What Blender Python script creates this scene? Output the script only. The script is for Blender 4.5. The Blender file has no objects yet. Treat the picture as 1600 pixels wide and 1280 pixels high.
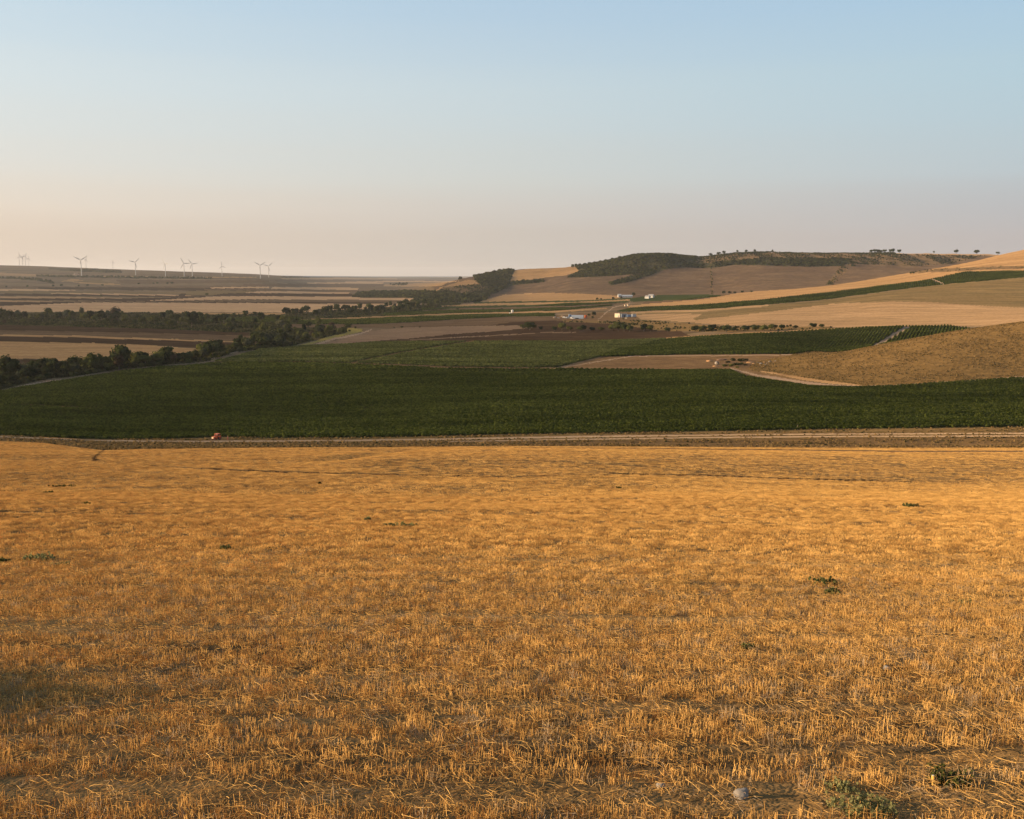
import bpy, bmesh, math, random
import numpy as np
from mathutils import Vector, Matrix
random.seed(7); RNG = np.random.default_rng(11)
SC = bpy.context.scene
COL = SC.collection

# ------------------------------------------------------------------ camera
FPX, PXW, PXH, EYE = 1600.0, 1600.0, 1280.0, 428.0
PITCH = math.atan((640.0 - EYE) / FPX)
CP, SP = math.cos(PITCH), math.sin(PITCH)
cam_data = bpy.data.cameras.new('camera'); cam = bpy.data.objects.new('camera', cam_data); COL.objects.link(cam)
cam_data.sensor_fit = 'HORIZONTAL'; cam_data.sensor_width = 36.0; cam_data.lens = 36.0 * FPX / PXW
cam_data.clip_start = 0.5; cam_data.clip_end = 90000.0
cam.location = (0, 0, 0); cam.rotation_euler = (math.pi / 2 - PITCH, 0, 0)
SC.camera = cam

# ------------------------------------------------------------------ sky, sun, exposure
SUN_EL, SUN_AZ = math.radians(11.0), math.radians(-94.0)      # azimuth from the view direction, negative = left
world = bpy.data.worlds.new('World'); SC.world = world; world.use_nodes = True
wn = world.node_tree; wn.nodes.clear()
sky = wn.nodes.new('ShaderNodeTexSky'); sky.sky_type = 'NISHITA'; sky.sun_disc = False
sky.sun_elevation = SUN_EL; sky.sun_rotation = SUN_AZ
sky.altitude = 200; sky.air_density = 1.0; sky.dust_density = 1.2; sky.ozone_density = 1.5
# dusty summer evening air: towards the horizon the clear sky gives way to a warm veil, brighter on the sun's side
EXPOSURE = 1.0
def lin(c, k=1.0):
    return tuple(((v / 255 / 12.92) if v <= 10 else ((v / 255 + 0.055) / 1.055) ** 2.4) * k for v in c)
def wnode(kind, **kw):
    n = wn.nodes.new(kind)
    for k, v in kw.items(): setattr(n, k, v)
    return n
def wmath(op, a, b=None, c=None, clamp=False):
    n = wnode('ShaderNodeMath', operation=op, use_clamp=clamp)
    for k, v in enumerate((a, b, c)):
        if v is None: continue
        if isinstance(v, (int, float)): n.inputs[k].default_value = v
        else: wn.links.new(v, n.inputs[k])
    return n.outputs[0]
def wmix(a, b, f):
    n = wnode('ShaderNodeMix', data_type='RGBA')
    for sck, v in ((n.inputs[0], f), (n.inputs[6], a), (n.inputs[7], b)): wn.links.new(v, sck)
    return n.outputs[2]
wtc = wnode('ShaderNodeTexCoord'); sep = wnode('ShaderNodeSeparateXYZ'); wn.links.new(wtc.outputs['Generated'], sep.inputs[0])
hl = wmath('SQRT', wmath('ADD', wmath('MULTIPLY', sep.outputs[0], sep.outputs[0]), wmath('MULTIPLY', sep.outputs[1], sep.outputs[1])))
dots = wmath('ADD', wmath('MULTIPLY', sep.outputs[0], math.sin(SUN_AZ)), wmath('MULTIPLY', sep.outputs[1], math.cos(SUN_AZ)))
side = wmath('DIVIDE', dots, wmath('MAXIMUM', hl, 0.001))                    # 1 towards the sun, -1 away from it
# faint unevenness of the veil's upper edge
wno = wnode('ShaderNodeTexNoise'); wno.inputs['Scale'].default_value = 1.0; wno.inputs['Detail'].default_value = 4.0
wmp = wnode('ShaderNodeMapping'); wmp.inputs['Scale'].default_value = (1.3, 1.3, 34.0); wn.links.new(wtc.outputs['Generated'], wmp.inputs[0]); wn.links.new(wmp.outputs[0], wno.inputs[0])
el = wmath('MAXIMUM', wmath('ADD', sep.outputs[2], wmath('MULTIPLY', wmath('SUBTRACT', wno.outputs[0], 0.5), 0.034)), 0.0)
el = wmath('SQRT', el)
def veil(cols):
    r = wnode('ShaderNodeValToRGB'); e = r.color_ramp.elements
    zs = [0.0, 0.037, 0.062, 0.088, 0.17, 0.25, 0.5, 1.0]
    e[0].position = 0.0; e[0].color = (*lin(cols[0], 0.5), 1); e[1].position = 1.0; e[1].color = (*lin(cols[-1], 0.5), 1)
    for z, c in list(zip(zs, cols))[1:-1]:
        k = e.new(math.sqrt(z)); k.color = (*lin(c, 0.5), 1)
    wn.links.new(el, r.inputs[0]); return r.outputs[0]
SKY_SUN   = veil([(246, 226, 198), (250, 232, 206), (250, 235, 214), (248, 238, 222), (242, 242, 238), (225, 236, 242), (172, 186, 204), (140, 158, 178)])
SKY_LEFT  = veil([(215, 195, 174), (225, 206, 186), (232, 217, 199), (229, 222, 211), (219, 227, 228), (200, 220, 232), (162, 180, 202), (140, 158, 178)])
SKY_MID   = veil([(197, 186, 174), (204, 194, 183), (208, 202, 194), (208, 209, 204), (202, 215, 220), (183, 207, 226), (150, 172, 198), (140, 158, 178)])
SKY_RIGHT = veil([(190, 181, 176), (191, 184, 181), (188, 189, 190), (188, 198, 203), (181, 204, 215), (169, 199, 222), (144, 168, 196), (140, 158, 178)])
def span(v, a, b): return wmath('MULTIPLY_ADD', v, 1.0 / (b - a), -a / (b - a), clamp=True)
veiled = wmix(wmix(wmix(SKY_RIGHT, SKY_MID, span(side, -0.50, -0.07)), SKY_LEFT, span(side, -0.07, 0.44)), SKY_SUN, span(side, 0.44, 1.0))
skyb = wnode('ShaderNodeVectorMath', operation='SCALE'); skyb.inputs['Scale'].default_value = 0.12; wn.links.new(sky.outputs[0], skyb.inputs[0])
wv = wmath('MULTIPLY_ADD', sep.outputs[2], -0.9, 1.05, clamp=True)
bg = wnode('ShaderNodeBackground'); bg.inputs[1].default_value = 1.0
wo = wnode('ShaderNodeOutputWorld')
wn.links.new(wmix(skyb.outputs[0], veiled, wv), bg.inputs[0]); wn.links.new(bg.outputs[0], wo.inputs[0])
sun_data = bpy.data.lights.new('sun', 'SUN'); sun = bpy.data.objects.new('sun', sun_data); COL.objects.link(sun)
sun_data.energy = 5.0; sun_data.angle = math.radians(0.6); sun_data.color = (1.0, 0.72, 0.43)
sun_dir = Vector((math.sin(SUN_AZ) * math.cos(SUN_EL), math.cos(SUN_AZ) * math.cos(SUN_EL), math.sin(SUN_EL)))
sun.rotation_euler = sun_dir.to_track_quat('Z', 'Y').to_euler(); sun.location = sun_dir * 500
SC.view_settings.view_transform = 'Standard'; SC.view_settings.look = 'None'
SC.view_settings.gamma = 1.0; SC.view_settings.use_curve_mapping = False
SC.view_settings.exposure = EXPOSURE
SC.render.engine = 'CYCLES'
SC.cycles.use_denoising = True
SC.cycles.max_bounces = 6; SC.cycles.volume_bounces = 0
SC.cycles.transparent_max_bounces = 8

# ------------------------------------------------------------------ pixel <-> ray
def y_to_t(y):                       # drop per metre of depth for an image row
    v = (640.0 - np.asarray(y, float)) / FPX
    return -(v * CP - SP) / (CP + v * SP)
def project(X, Y, Z):
    f = Y * CP - Z * SP; u = Y * SP + Z * CP
    return 800.0 + FPX * X / f, 640.0 - FPX * u / f
def ray(px, py):
    u = (px - 800.0) / FPX; v = (640.0 - py) / FPX
    k = CP + v * SP
    return u / k, (v * CP - SP) / k  # X/Y, Z/Y

# ------------------------------------------------------------------ numpy noise
def _hash(ix, iy, seed):
    h = (ix.astype(np.int64) * 374761393 + iy.astype(np.int64) * 668265263 + seed * 1442695041) & 0x7fffffff
    h = (h ^ (h >> 13)) * 1274126177 & 0x7fffffff
    return ((h ^ (h >> 16)) & 0xffff) / 65535.0
def vnoise(x, y, seed=0):
    x = np.asarray(x, float); y = np.asarray(y, float)
    ix = np.floor(x); iy = np.floor(y); fx = x - ix; fy = y - iy
    fx = fx * fx * fx * (fx * (fx * 6 - 15) + 10); fy = fy * fy * fy * (fy * (fy * 6 - 15) + 10)
    a = _hash(ix, iy, seed); b = _hash(ix + 1, iy, seed); c = _hash(ix, iy + 1, seed); d = _hash(ix + 1, iy + 1, seed)
    return (a + (b - a) * fx + (c - a) * fy + (a - b - c + d) * fx * fy) * 2 - 1
def fbm(x, y, seed=0, octaves=4):
    s = 0; amp = 1; tot = 0
    for k in range(octaves):
        s = s + amp * vnoise(x * 2 ** k + 17.3 * k, y * 2 ** k - 9.1 * k, seed + k); tot += amp; amp *= 0.5
    return s / tot

# ------------------------------------------------------------------ terrain heights
def pchip(x, y, xi):
    x = np.asarray(x, float); y = np.asarray(y, float); h = np.diff(x); d = np.diff(y) / h
    m = np.zeros_like(y)
    for k in range(1, len(x) - 1):
        if d[k - 1] * d[k] > 0:
            w1 = 2 * h[k] + h[k - 1]; w2 = h[k] + 2 * h[k - 1]
            m[k] = (w1 + w2) / (w1 / d[k - 1] + w2 / d[k])
    m[0] = d[0]; m[-1] = d[-1]
    xi = np.clip(xi, x[0], x[-1]); i = np.clip(np.searchsorted(x, xi) - 1, 0, len(x) - 2)
    t = (xi - x[i]) / h[i]
    return ((1 + 2 * t) * (1 - t) ** 2 * y[i] + t * (1 - t) ** 2 * h[i] * m[i]
            + t * t * (3 - 2 * t) * y[i + 1] + t * t * (t - 1) * h[i] * m[i + 1])
# depth in metres : image row on which that depth lies, for a set of image columns
PROFILE = {
 -300: [(110, 758), (180, 727), (280, 704), (380, 690), (430, 680), (670, 611), (1000, 551), (1800, 500), (3100, 470), (4500, 452), (5300, 440), (6000, 431), (7500, 421), (9000, 412), (12000, 415), (40000, 426)],
 0:    [(110, 758), (180, 727), (280, 704), (380, 690), (430, 681), (670, 611), (1000, 551), (1800, 500), (3100, 470), (4500, 452), (5300, 440), (6000, 431.5), (7500, 422), (9000, 414.3), (12000, 416), (40000, 427)],
 200:  [(110, 759), (180, 728), (280, 706), (380, 695), (430, 687), (750, 589), (1000, 551), (1800, 500), (3150, 470), (5000, 450), (5600, 440), (6200, 431.5), (8500, 421.2), (12000, 423), (40000, 430)],
 400:  [(110, 760), (180, 729), (280, 706), (380, 695), (430, 686), (860, 567), (1250, 531), (1800, 500), (3150, 470), (4700, 450), (6200, 436), (8000, 431), (10500, 428.3), (16000, 429.5), (40000, 431.5)],
 520:  [(110, 760), (180, 729), (280, 706), (380, 694), (430, 684), (840, 570), (1230, 532), (1800, 500), (3150, 470), (6000, 450), (9500, 440), (16000, 433), (23000, 431.6), (40000, 431.5)],
 620:  [(110, 760), (180, 730), (280, 706), (380, 694), (430, 683), (830, 571), (1220, 532), (1800, 500), (3100, 470), (4500, 457), (6200, 450), (11500, 440), (23000, 434), (40000, 431.8)],
 700:  [(110, 761), (180, 731), (280, 706), (380, 694), (430, 681), (810, 575), (1200, 532), (1800, 500), (2900, 472), (3300, 461), (3900, 440), (4500, 441), (11500, 440), (23000, 434), (40000, 431.8)],
 750:  [(110, 761), (180, 731), (280, 706), (380, 694), (430, 680), (805, 576), (1190, 533), (1780, 500), (2950, 471), (3400, 459), (4000, 430.5), (4600, 433), (11500, 439), (23000, 434), (40000, 431.8)],
 800:  [(110, 762), (180, 732), (280, 707), (380, 694), (430, 678.5), (800, 577), (1180, 533), (1750, 500), (3000, 470), (3500, 458), (3800, 440), (4200, 422), (4800, 426), (11500, 434), (40000, 432)],
 900:  [(110, 764), (180, 735), (280, 708), (380, 694), (430, 677), (795, 577), (1070, 543), (1400, 516), (1750, 498), (2400, 475), (3100, 462), (3500, 440), (3800, 425), (4100, 416), (4600, 421), (11500, 431), (40000, 432)],
 1000: [(110, 766), (180, 740), (280, 710), (380, 694.5), (430, 675), (790, 577), (960, 554), (1150, 534), (1350, 519), (1750, 496), (2150, 481), (2800, 465), (3300, 445), (3520, 428), (3850, 399), (4500, 404), (40000, 430)],
 1100: [(110, 768), (180, 745), (280, 711), (380, 695), (430, 673.5), (770, 578), (930, 554), (1140, 525), (1300, 514), (1650, 492), (1950, 478), (2400, 465), (3100, 457), (3400, 436), (3600, 420), (3900, 398), (4500, 401), (40000, 430)],
 1200: [(110, 770), (180, 750), (280, 712), (380, 696), (430, 671.5), (720, 590), (800, 573), (900, 554), (1130, 520), (1250, 509), (1550, 489), (1800, 475), (1950, 468), (2300, 456), (2900, 452), (3350, 432), (3600, 415), (3950, 394), (4600, 397), (40000, 430)],
 1300: [(110, 772), (180, 754), (280, 713), (380, 697), (430, 670), (660, 604), (740, 583), (850, 553.5), (960, 550), (1150, 515), (1270, 508), (1600, 482), (1830, 469), (2000, 460), (2330, 445), (2850, 450), (3300, 434), (3600, 415), (3950, 396), (4600, 398), (40000, 430)],
 1400: [(110, 773), (180, 757), (280, 714), (380, 697), (430, 669), (665, 602), (740, 572), (850, 534), (990, 537), (1150, 512), (1270, 506), (1650, 471), (1880, 456), (2120, 446), (2400, 428.5), (2850, 440), (3300, 430), (3650, 416), (4000, 396), (4600, 398), (40000, 430)],
 1500: [(110, 774), (180, 759), (280, 715), (380, 697), (430, 668), (680, 596), (750, 560), (850, 516), (1000, 525), (1150, 515), (1250, 505), (1620, 475), (1860, 450), (2080, 436), (2200, 424), (2480, 411), (2900, 430), (3400, 426), (3750, 414), (4050, 397), (4600, 399), (40000, 430)],
 1600: [(110, 775), (180, 760), (280, 715), (380, 697), (430, 668), (700, 590), (760, 552), (855, 502), (1000, 513), (1150, 508), (1250, 500), (1600, 478), (1850, 449), (2060, 430), (2160, 422), (2520, 388), (2900, 405), (3400, 420), (3750, 415), (4050, 398), (4600, 400), (40000, 430)],
 1900: [(110, 776), (180, 760), (280, 715), (380, 697), (430, 666), (700, 575), (760, 530), (870, 470), (1000, 480), (1150, 490), (1250, 485), (1600, 455), (1850, 425), (2060, 405), (2160, 396), (2600, 350), (2900, 365), (3400, 410), (3750, 412), (4050, 398), (4600, 400), (40000, 430)],
}
NEAR = [(d, 3.25 / d + 0.18) for d in (2.0, 3.5, 6.0, 8.5, 12, 18, 27, 40, 60, 82)]
LY = np.linspace(math.log(2.0), math.log(40000.0), 500)
cols_x = sorted(PROFILE); prof = []
for cx in cols_x:
    pts = PROFILE[cx]
    ly = [math.log(d) for d, _ in NEAR] + [math.log(d) for d, _ in pts]
    tt = [t for _, t in NEAR] + [float(y_to_t(y)) for _, y in pts]
    lift = (cx - 400) / 1200.0
    prof.append(pchip(ly, tt, LY))
prof = np.array(prof)
KER = np.array([1, 4, 6, 4, 1]) / 16.0
prof = np.stack([np.convolve(np.pad(r, 2, 'edge'), KER, 'valid') for r in prof])                                    # columns x depths
SX = np.linspace(-0.70, 0.70, 281)
cs = (np.array(cols_x) - 800.0) / FPX / 1.003
TT = np.empty((len(SX), len(LY)))
for j in range(len(LY)):
    TT[:, j] = pchip(cs, prof[:, j], SX)
def height(X, Y):
    X = np.asarray(X, float); Y = np.maximum(np.asarray(Y, float), 2.0)
    s = np.clip(X / Y, SX[0], SX[-1] - 1e-9); l = np.clip(np.log(Y), LY[0], LY[-1] - 1e-9)
    a = (s - SX[0]) / (SX[1] - SX[0]); b = (l - LY[0]) / (LY[1] - LY[0])
    i = np.floor(a).astype(int); j = np.floor(b).astype(int); a = a - i; b = b - j
    def cub(f):
        f2 = f * f; f3 = f2 * f
        return (-.5 * f + f2 - .5 * f3, 1 - 2.5 * f2 + 1.5 * f3, .5 * f + 2 * f2 - 1.5 * f3, -.5 * f2 + .5 * f3)
    wa, wb = cub(a), cub(b); t = 0.0
    for p in range(4):
        ip = np.clip(i + p - 1, 0, len(SX) - 1)
        t = t + wa[p] * sum(wb[r] * TT[ip, np.clip(j + r - 1, 0, len(LY) - 1)] for r in range(4))
    z = -Y * t
    # swells, hollows and clods of the near field, low folds of the hills far off
    near = np.clip(1 - (Y - 300) / 120, 0, 1); onset = np.clip((Y - 3) / 12, 0, 1)
    z = z + near * onset * (0.50 * fbm(X / 46, Y / 60, 3, 2) * np.clip(Y / 60, 0.15, 1) + 0.10 * fbm(X / 7, Y / 5, 9, 3) * np.clip(Y / 30, .35, 1))
    z = z + near * 0.025 * fbm(X / 0.7, Y / 0.5, 21, 2) * np.clip(1 - Y / 80, 0, 1)
    z = z - 0.9 * np.exp(-((X + 42 - (Y - 215) * 0.10) / 5.0) ** 2) * np.clip((Y - 200) / 40, 0, 1) * np.clip((330 - Y) / 60, 0, 1)
    hills = np.clip((Y - 2900) / 400, 0, 1) * np.clip((s + 0.08) / 0.1, 0, 1) * np.clip((6000 - Y) / 1000, 0, 1)
    ridge = np.clip((Y - 3500) / 250, 0, 1) * np.clip((5200 - Y) / 500, 0, 1)
    z = z + ridge * (5.0 * np.exp(-((s - .140) / .028) ** 2) - 9.5 * np.exp(-((s - .181) / .020) ** 2))
    z = z + hills * (5.5 * fbm(X / 260, Y / 420, 31, 3) + 2.0 * fbm(X / 60, Y / 90, 37, 2))
    return z
def place(px, py, dmin=3.0, dmax=30000.0):              # first ground point met along the ray of an image point
    sx, sz = ray(px, py)
    d = np.exp(np.linspace(math.log(dmin), math.log(dmax), 4000))
    below = np.nonzero(height(sx * d, d) >= sz * d)[0]
    k = below[0] if len(below) else len(d) - 1
    lo, hi = d[max(k - 1, 0)], d[k]
    for _ in range(20):
        m = 0.5 * (lo + hi)
        if height(sx * m, m) >= sz * m: hi = m
        else: lo = m
    Y = 0.5 * (lo + hi)
    return Vector((sx * Y, Y, float(height(sx * Y, Y))))
def at(px, depth, py=430.0):                            # ground point at a depth, under an image column
    X = ray(px, py)[0] * depth
    return Vector((X, depth, float(height(X, depth))))

# ------------------------------------------------------------------ materials
def new_mat(name):
    m = bpy.data.materials.new(name); m.use_nodes = True; nt = m.node_tree; nt.nodes.clear()
    out = nt.nodes.new('ShaderNodeOutputMaterial')
    return m, nt, out
def noise(nt, vec, scale, detail=3.0, rough=0.6):
    n = nt.nodes.new('ShaderNodeTexNoise'); n.inputs['Scale'].default_value = scale
    n.inputs['Detail'].default_value = detail; n.inputs['Roughness'].default_value = rough
    nt.links.new(vec, n.inputs['Vector']); return n.outputs['Fac']
def ramp(nt, fac, stops):
    r = nt.nodes.new('ShaderNodeValToRGB'); e = r.color_ramp.elements
    e[0].position, e[0].color = stops[0][0], (*stops[0][1], 1); e[1].position, e[1].color = stops[-1][0], (*stops[-1][1], 1)
    for p, c in stops[1:-1]:
        k = e.new(p); k.color = (*c, 1)
    nt.links.new(fac, r.inputs[0]); return r.outputs[0]
def mix(nt, a, b, fac, mode='MIX'):
    n = nt.nodes.new('ShaderNodeMix'); n.data_type = 'RGBA'; n.blend_type = mode
    for sock, v in ((n.inputs[0], fac), (n.inputs[6], a), (n.inputs[7], b)):
        if hasattr(v, 'is_linked'): nt.links.new(v, sock)
        elif isinstance(v, (int, float)): sock.default_value = v
        else: sock.default_value = (*v, 1)
    return n.outputs[2]
def scaled(nt, vec, sc, rotz=0.0):
    m = nt.nodes.new('ShaderNodeMapping'); m.inputs['Scale'].default_value = sc; m.inputs['Rotation'].default_value = (0, 0, rotz)
    nt.links.new(vec, m.inputs[0]); return m.outputs[0]
def position(nt):
    return nt.nodes.new('ShaderNodeNewGeometry').outputs['Position']
def field_mat(name, ca, cb, cc=None, size=30.0, stretch=3.0, rot=0.0, bump=0.0, bump_size=2.0, fine=None, streak=0.0):
    """ground: two or three soil and straw tones mixed at three sizes, drawn out along the working direction"""
    m, nt, out = new_mat(name); pos = position(nt)
    vec = scaled(nt, pos, (1 / (size * stretch), 1 / size, 1 / size), rot)
    f1 = noise(nt, vec, 1.0, 5.0, 0.65)
    col = ramp(nt, f1, [(0.30, ca), (0.70, cb)])
    if cc is not None:
        f2 = noise(nt, scaled(nt, pos, (1 / (size * stretch * .33), 1 / (size * .3), 1 / (size * .3)), rot + .2), 1.0, 4.0, 0.7)
        col = mix(nt, col, cc, ramp(nt, f2, [(0.48, (0, 0, 0)), (0.68, (1, 1, 1))]))
    if streak:
        f4 = noise(nt, scaled(nt, pos, (1 / (size * 12), 1 / (size * .12), 1 / (size)), rot), 1.0, 3.0, 0.6)
        col = mix(nt, col, ramp(nt, f4, [(0.35, (1 - streak,) * 3), (0.65, (1 + streak * .6,) * 3)]), 1.0, 'MULTIPLY')
    fs = fine or size * 0.05
    f3 = noise(nt, scaled(nt, pos, (1 / (fs * 1.8), 1 / fs, 1 / fs), rot), 1.0, 3.0, 0.7)
    col = mix(nt, col, ramp(nt, f3, [(0.3, (.72, .70, .68)), (0.7, (1.25, 1.25, 1.25))]), 1.0, 'MULTIPLY')
    b = nt.nodes.new('ShaderNodeBsdfDiffuse'); b.inputs['Roughness'].default_value = 0.8
    nt.links.new(col, b.inputs[0])
    if bump:
        bp = nt.nodes.new('ShaderNodeBump'); bp.inputs['Strength'].default_value = 1.0; bp.inputs['Distance'].default_value = bump
        nb = noise(nt, scaled(nt, pos, (1 / bump_size, 1 / bump_size, 1 / bump_size), rot), 1.0, 4.0, 0.7)
        nt.links.new(nb, bp.inputs['Height']); nt.links.new(bp.outputs[0], b.inputs['Normal'])
    nt.links.new(b.outputs[0], out.inputs[0]); return m
def leaf_mat(name, ca, cb, trans=0.25, size=1.0, broad=False):
    m, nt, out = new_mat(name)
    oi = nt.nodes.new('ShaderNodeObjectInfo'); tc = nt.nodes.new('ShaderNodeTexCoord')
    f = noise(nt, tc.outputs['Object'], 1.0 / size, 3.0, 0.7)
    add = nt.nodes.new('ShaderNodeMath'); add.operation = 'MULTIPLY_ADD'; add.inputs[1].default_value = 0.5
    nt.links.new(oi.outputs['Random'], add.inputs[0]); nt.links.new(f, add.inputs[2])
    sub = nt.nodes.new('ShaderNodeMath'); sub.operation = 'SUBTRACT'; sub.inputs[1].default_value = 0.25
    nt.links.new(add.outputs[0], sub.inputs[0])
    col = ramp(nt, sub.outputs[0], [(0.25, ca), (0.75, cb)])
    if broad:                                             # plots that grew stronger or weaker, and row by row
        p_ = position(nt)
        col = mix(nt, col, ramp(nt, noise(nt, scaled(nt, p_, (1 / 160, 1 / 34, 1 / 160), .05), 1.0, 3.0, .55), [(.34, (.72, .74, .70)), (.66, (1.32, 1.26, 1.3))]), 1.0, 'MULTIPLY')
        col = mix(nt, col, ramp(nt, noise(nt, scaled(nt, p_, (1 / 30, 1 / 7, 1 / 30), .12), 1.0, 3.0, .6), [(.34, (.80, .80, .80)), (.66, (1.18, 1.16, 1.15))]), 1.0, 'MULTIPLY')
    d = nt.nodes.new('ShaderNodeBsdfDiffuse'); t = nt.nodes.new('ShaderNodeBsdfTranslucent'); ms = nt.nodes.new('ShaderNodeMixShader')
    ms.inputs[0].default_value = trans
    nt.links.new(col, d.inputs[0]); nt.links.new(col, t.inputs[0])
    nt.links.new(d.outputs[0], ms.inputs[1]); nt.links.new(t.outputs[0], ms.inputs[2]); nt.links.new(ms.outputs[0], out.inputs[0])
    return m
def paint_mat(name, c, rough=0.5, metal=0.0, dirt=0.25, size=1.0):
    m, nt, out = new_mat(name); tc = nt.nodes.new('ShaderNodeTexCoord')
    f = noise(nt, tc.outputs['Object'], 1.3 / size, 5.0, 0.7)
    col = ramp(nt, f, [(0.3, tuple(v * (1 - dirt) for v in c)), (0.65, c)])
    b = nt.nodes.new('ShaderNodeBsdfPrincipled'); b.inputs['Roughness'].default_value = rough; b.inputs['Metallic'].default_value = metal
    nt.links.new(col, b.inputs['Base Color']); nt.links.new(b.outputs[0], out.inputs[0]); return m

GOLD, PALE, PINK = (.50, .29, .105), (.46, .29, .145), (.43, .27, .15)
M = {
 'stubble':   field_mat('stubble_ground', (.17, .105, .045), (.40, .245, .095), (.085, .055, .028), size=9, stretch=3.5, rot=-.06, bump=.10, bump_size=.5, fine=.28, streak=.18),
 'verge':     field_mat('verge_ground', (.15, .094, .040), (.24, .15, .062), (.085, .066, .026), size=6, stretch=4, bump=.25, bump_size=1.2, fine=.9),
 'bare':      field_mat('bare_ground', (.105, .065, .034), (.165, .102, .052), (.235, .148, .072), size=14, stretch=3, bump=.25, bump_size=2, fine=1.2),
 'track':     field_mat('track_ground', (.24, .165, .105), (.35, .245, .16), size=6, stretch=4, fine=.9),
 'brown_strip': field_mat('brown_strip_ground', (.13, .080, .036), (.21, .128, .054), (.085, .055, .028), size=6, stretch=5, bump=.25, bump_size=1.2, fine=.9),
 'road':      field_mat('road_ground', (.32, .215, .125), (.44, .305, .185), size=6, stretch=4, fine=.9),
 'plain_gold': field_mat('plain_gold_ground', (.39, .245, .13), (.51, .33, .18), (.33, .21, .12), size=70, stretch=5, fine=6, streak=.2),
 'plough':    field_mat('plough_ground', (.042, .025, .014), (.066, .040, .023), (.092, .059, .034), size=40, stretch=5, bump=.4, bump_size=3, fine=3, streak=.2),
 'fallow':    field_mat('fallow_ground', (.090, .057, .033), (.138, .090, .052), (.185, .122, .066), size=40, stretch=5, bump=.3, bump_size=3, fine=3, streak=.2),
 'gold':      field_mat('gold_ground', (.31, .185, .083), (.41, .25, .115), (.255, .155, .075), size=45, stretch=5, fine=2.5, streak=.22),
 'pale':      field_mat('pale_ground', (.29, .185, .095), (.39, .25, .13), (.22, .145, .075), size=45, stretch=4, rot=.12, fine=2.5, streak=.25),
 'olive':     field_mat('olive_ground', (.12, .09, .043), (.18, .125, .058), (.22, .15, .068), size=60, stretch=4, rot=.12, fine=3, streak=.25),
 'strawy':    field_mat('strawy_ground', (.15, .10, .065), (.24, .16, .098), size=12, stretch=4, fine=2),
 'rough':     field_mat('rough_stubble_ground', (.15, .095, .042), (.31, .19, .078), (.09, .06, .03), size=8, stretch=3.0, rot=-.1, bump=.12, bump_size=.6, fine=.35, streak=.2),
 'green':     field_mat('green_ground', (.035, .048, .016), (.055, .068, .022), size=30, stretch=4, bump=.6, bump_size=2.5, fine=2, streak=.3),
 'vine_soil': field_mat('vine_soil_ground', (.055, .055, .022), (.09, .08, .036), (.12, .085, .045), size=20, stretch=4, bump=.3, bump_size=2, fine=1.5),
 'vine':      field_mat('vine_ground', (.045, .05, .018), (.075, .07, .03), (.10, .075, .04), size=20, stretch=4, bump=.3, bump_size=2, fine=1.5),
 'spur':      field_mat('spur_ground', (.16, .098, .038), (.225, .137, .05), (.12, .078, .032), size=16, stretch=1.5, bump=.7, bump_size=3.0, fine=2.2),
 'hill':      field_mat('hill_ground', (.094, .063, .041), (.136, .092, .058), (.175, .12, .07), size=130, stretch=2, bump=1.2, bump_size=14, fine=8, streak=.1),
 'wood':      field_mat('wood_ground', (.05, .048, .022), (.09, .075, .035), size=40, stretch=1.5, bump=1.0, bump_size=6, fine=5),
 'scarp':     field_mat('scarp_ground', (.13, .088, .046), (.24, .15, .078), (.06, .055, .026), size=45, stretch=1.5, bump=2.0, bump_size=14, fine=6),
 'plain':     field_mat('plain_ground', (.14, .10, .060), (.23, .16, .092), (.085, .066, .040), size=260, stretch=5, fine=30, streak=.25),
 'scrub_grass': field_mat('scrub_grass_ground', (.030, .030, .012), (.062, .055, .022), (.10, .078, .032), size=12, stretch=2, bump=.4, bump_size=2, fine=1.5),
 'yellow':    field_mat('yellow_ground', (.24, .19, .055), (.33, .25, .075), (.15, .12, .04), size=14, stretch=2, fine=2),
 'sea':       field_mat('sea_water', (.10, .14, .18), (.13, .17, .21), size=800, stretch=4, fine=100),
}

# ------------------------------------------------------------------ which field a ground point belongs to
def band(top, bottom):
    return list(top) + list(reversed(bottom))
# (name, material, outline in image points, nearest depth, farthest depth); a later one lies over an earlier one
FIELDS = []
def F(name, mat, poly, d0=0, d1=1e9): FIELDS.append((name, mat, poly, d0, d1))
def strip(name, mat, line, w, d0=0, d1=1e9):            # a line with a width in image rows
    ws = w if isinstance(w, (list, tuple)) else [w] * len(line)
    F(name, mat, [(x, y - a / 2) for (x, y), a in zip(line, ws)] + [(x, y + a / 2) for (x, y), a in reversed(list(zip(line, ws)))], d0, d1)

# hills on the right and far off
F('hill', 'hill', [(675, 448), (690, 436), (740, 424), (800, 415), (900, 400), (1000, 385), (1700, 380), (2300, 380), (2300, 480), (1000, 480), (980, 472), (960, 462), (850, 458), (790, 460), (740, 472), (690, 462)], 2650, 9000)
F('gold_field', 'gold', band([(797, 424), (850, 417), (893, 413), (912, 423)], [(797, 440), (815, 439), (850, 434), (885, 430), (905, 425)]), 2650, 9000)
F('gold_field', 'gold', band([(688, 449), (720, 440), (732, 437)], [(680, 455), (720, 450), (750, 446), (762, 441)]), 2650, 9000)
F('scarp', 'scarp', band([(690, 449), (715, 447), (760, 443), (775, 444)], [(680, 460), (720, 459), (750, 458), (772, 455)]), 2650, 9000)
F('scrub_slope', 'wood', [(740, 432), (800, 416), (803, 424), (797, 440), (850, 437), (850, 441), (800, 446), (775, 458), (740, 466), (690, 470), (640, 470), (690, 462), (735, 459), (765, 450), (745, 442)], 2650, 9000)
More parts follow.
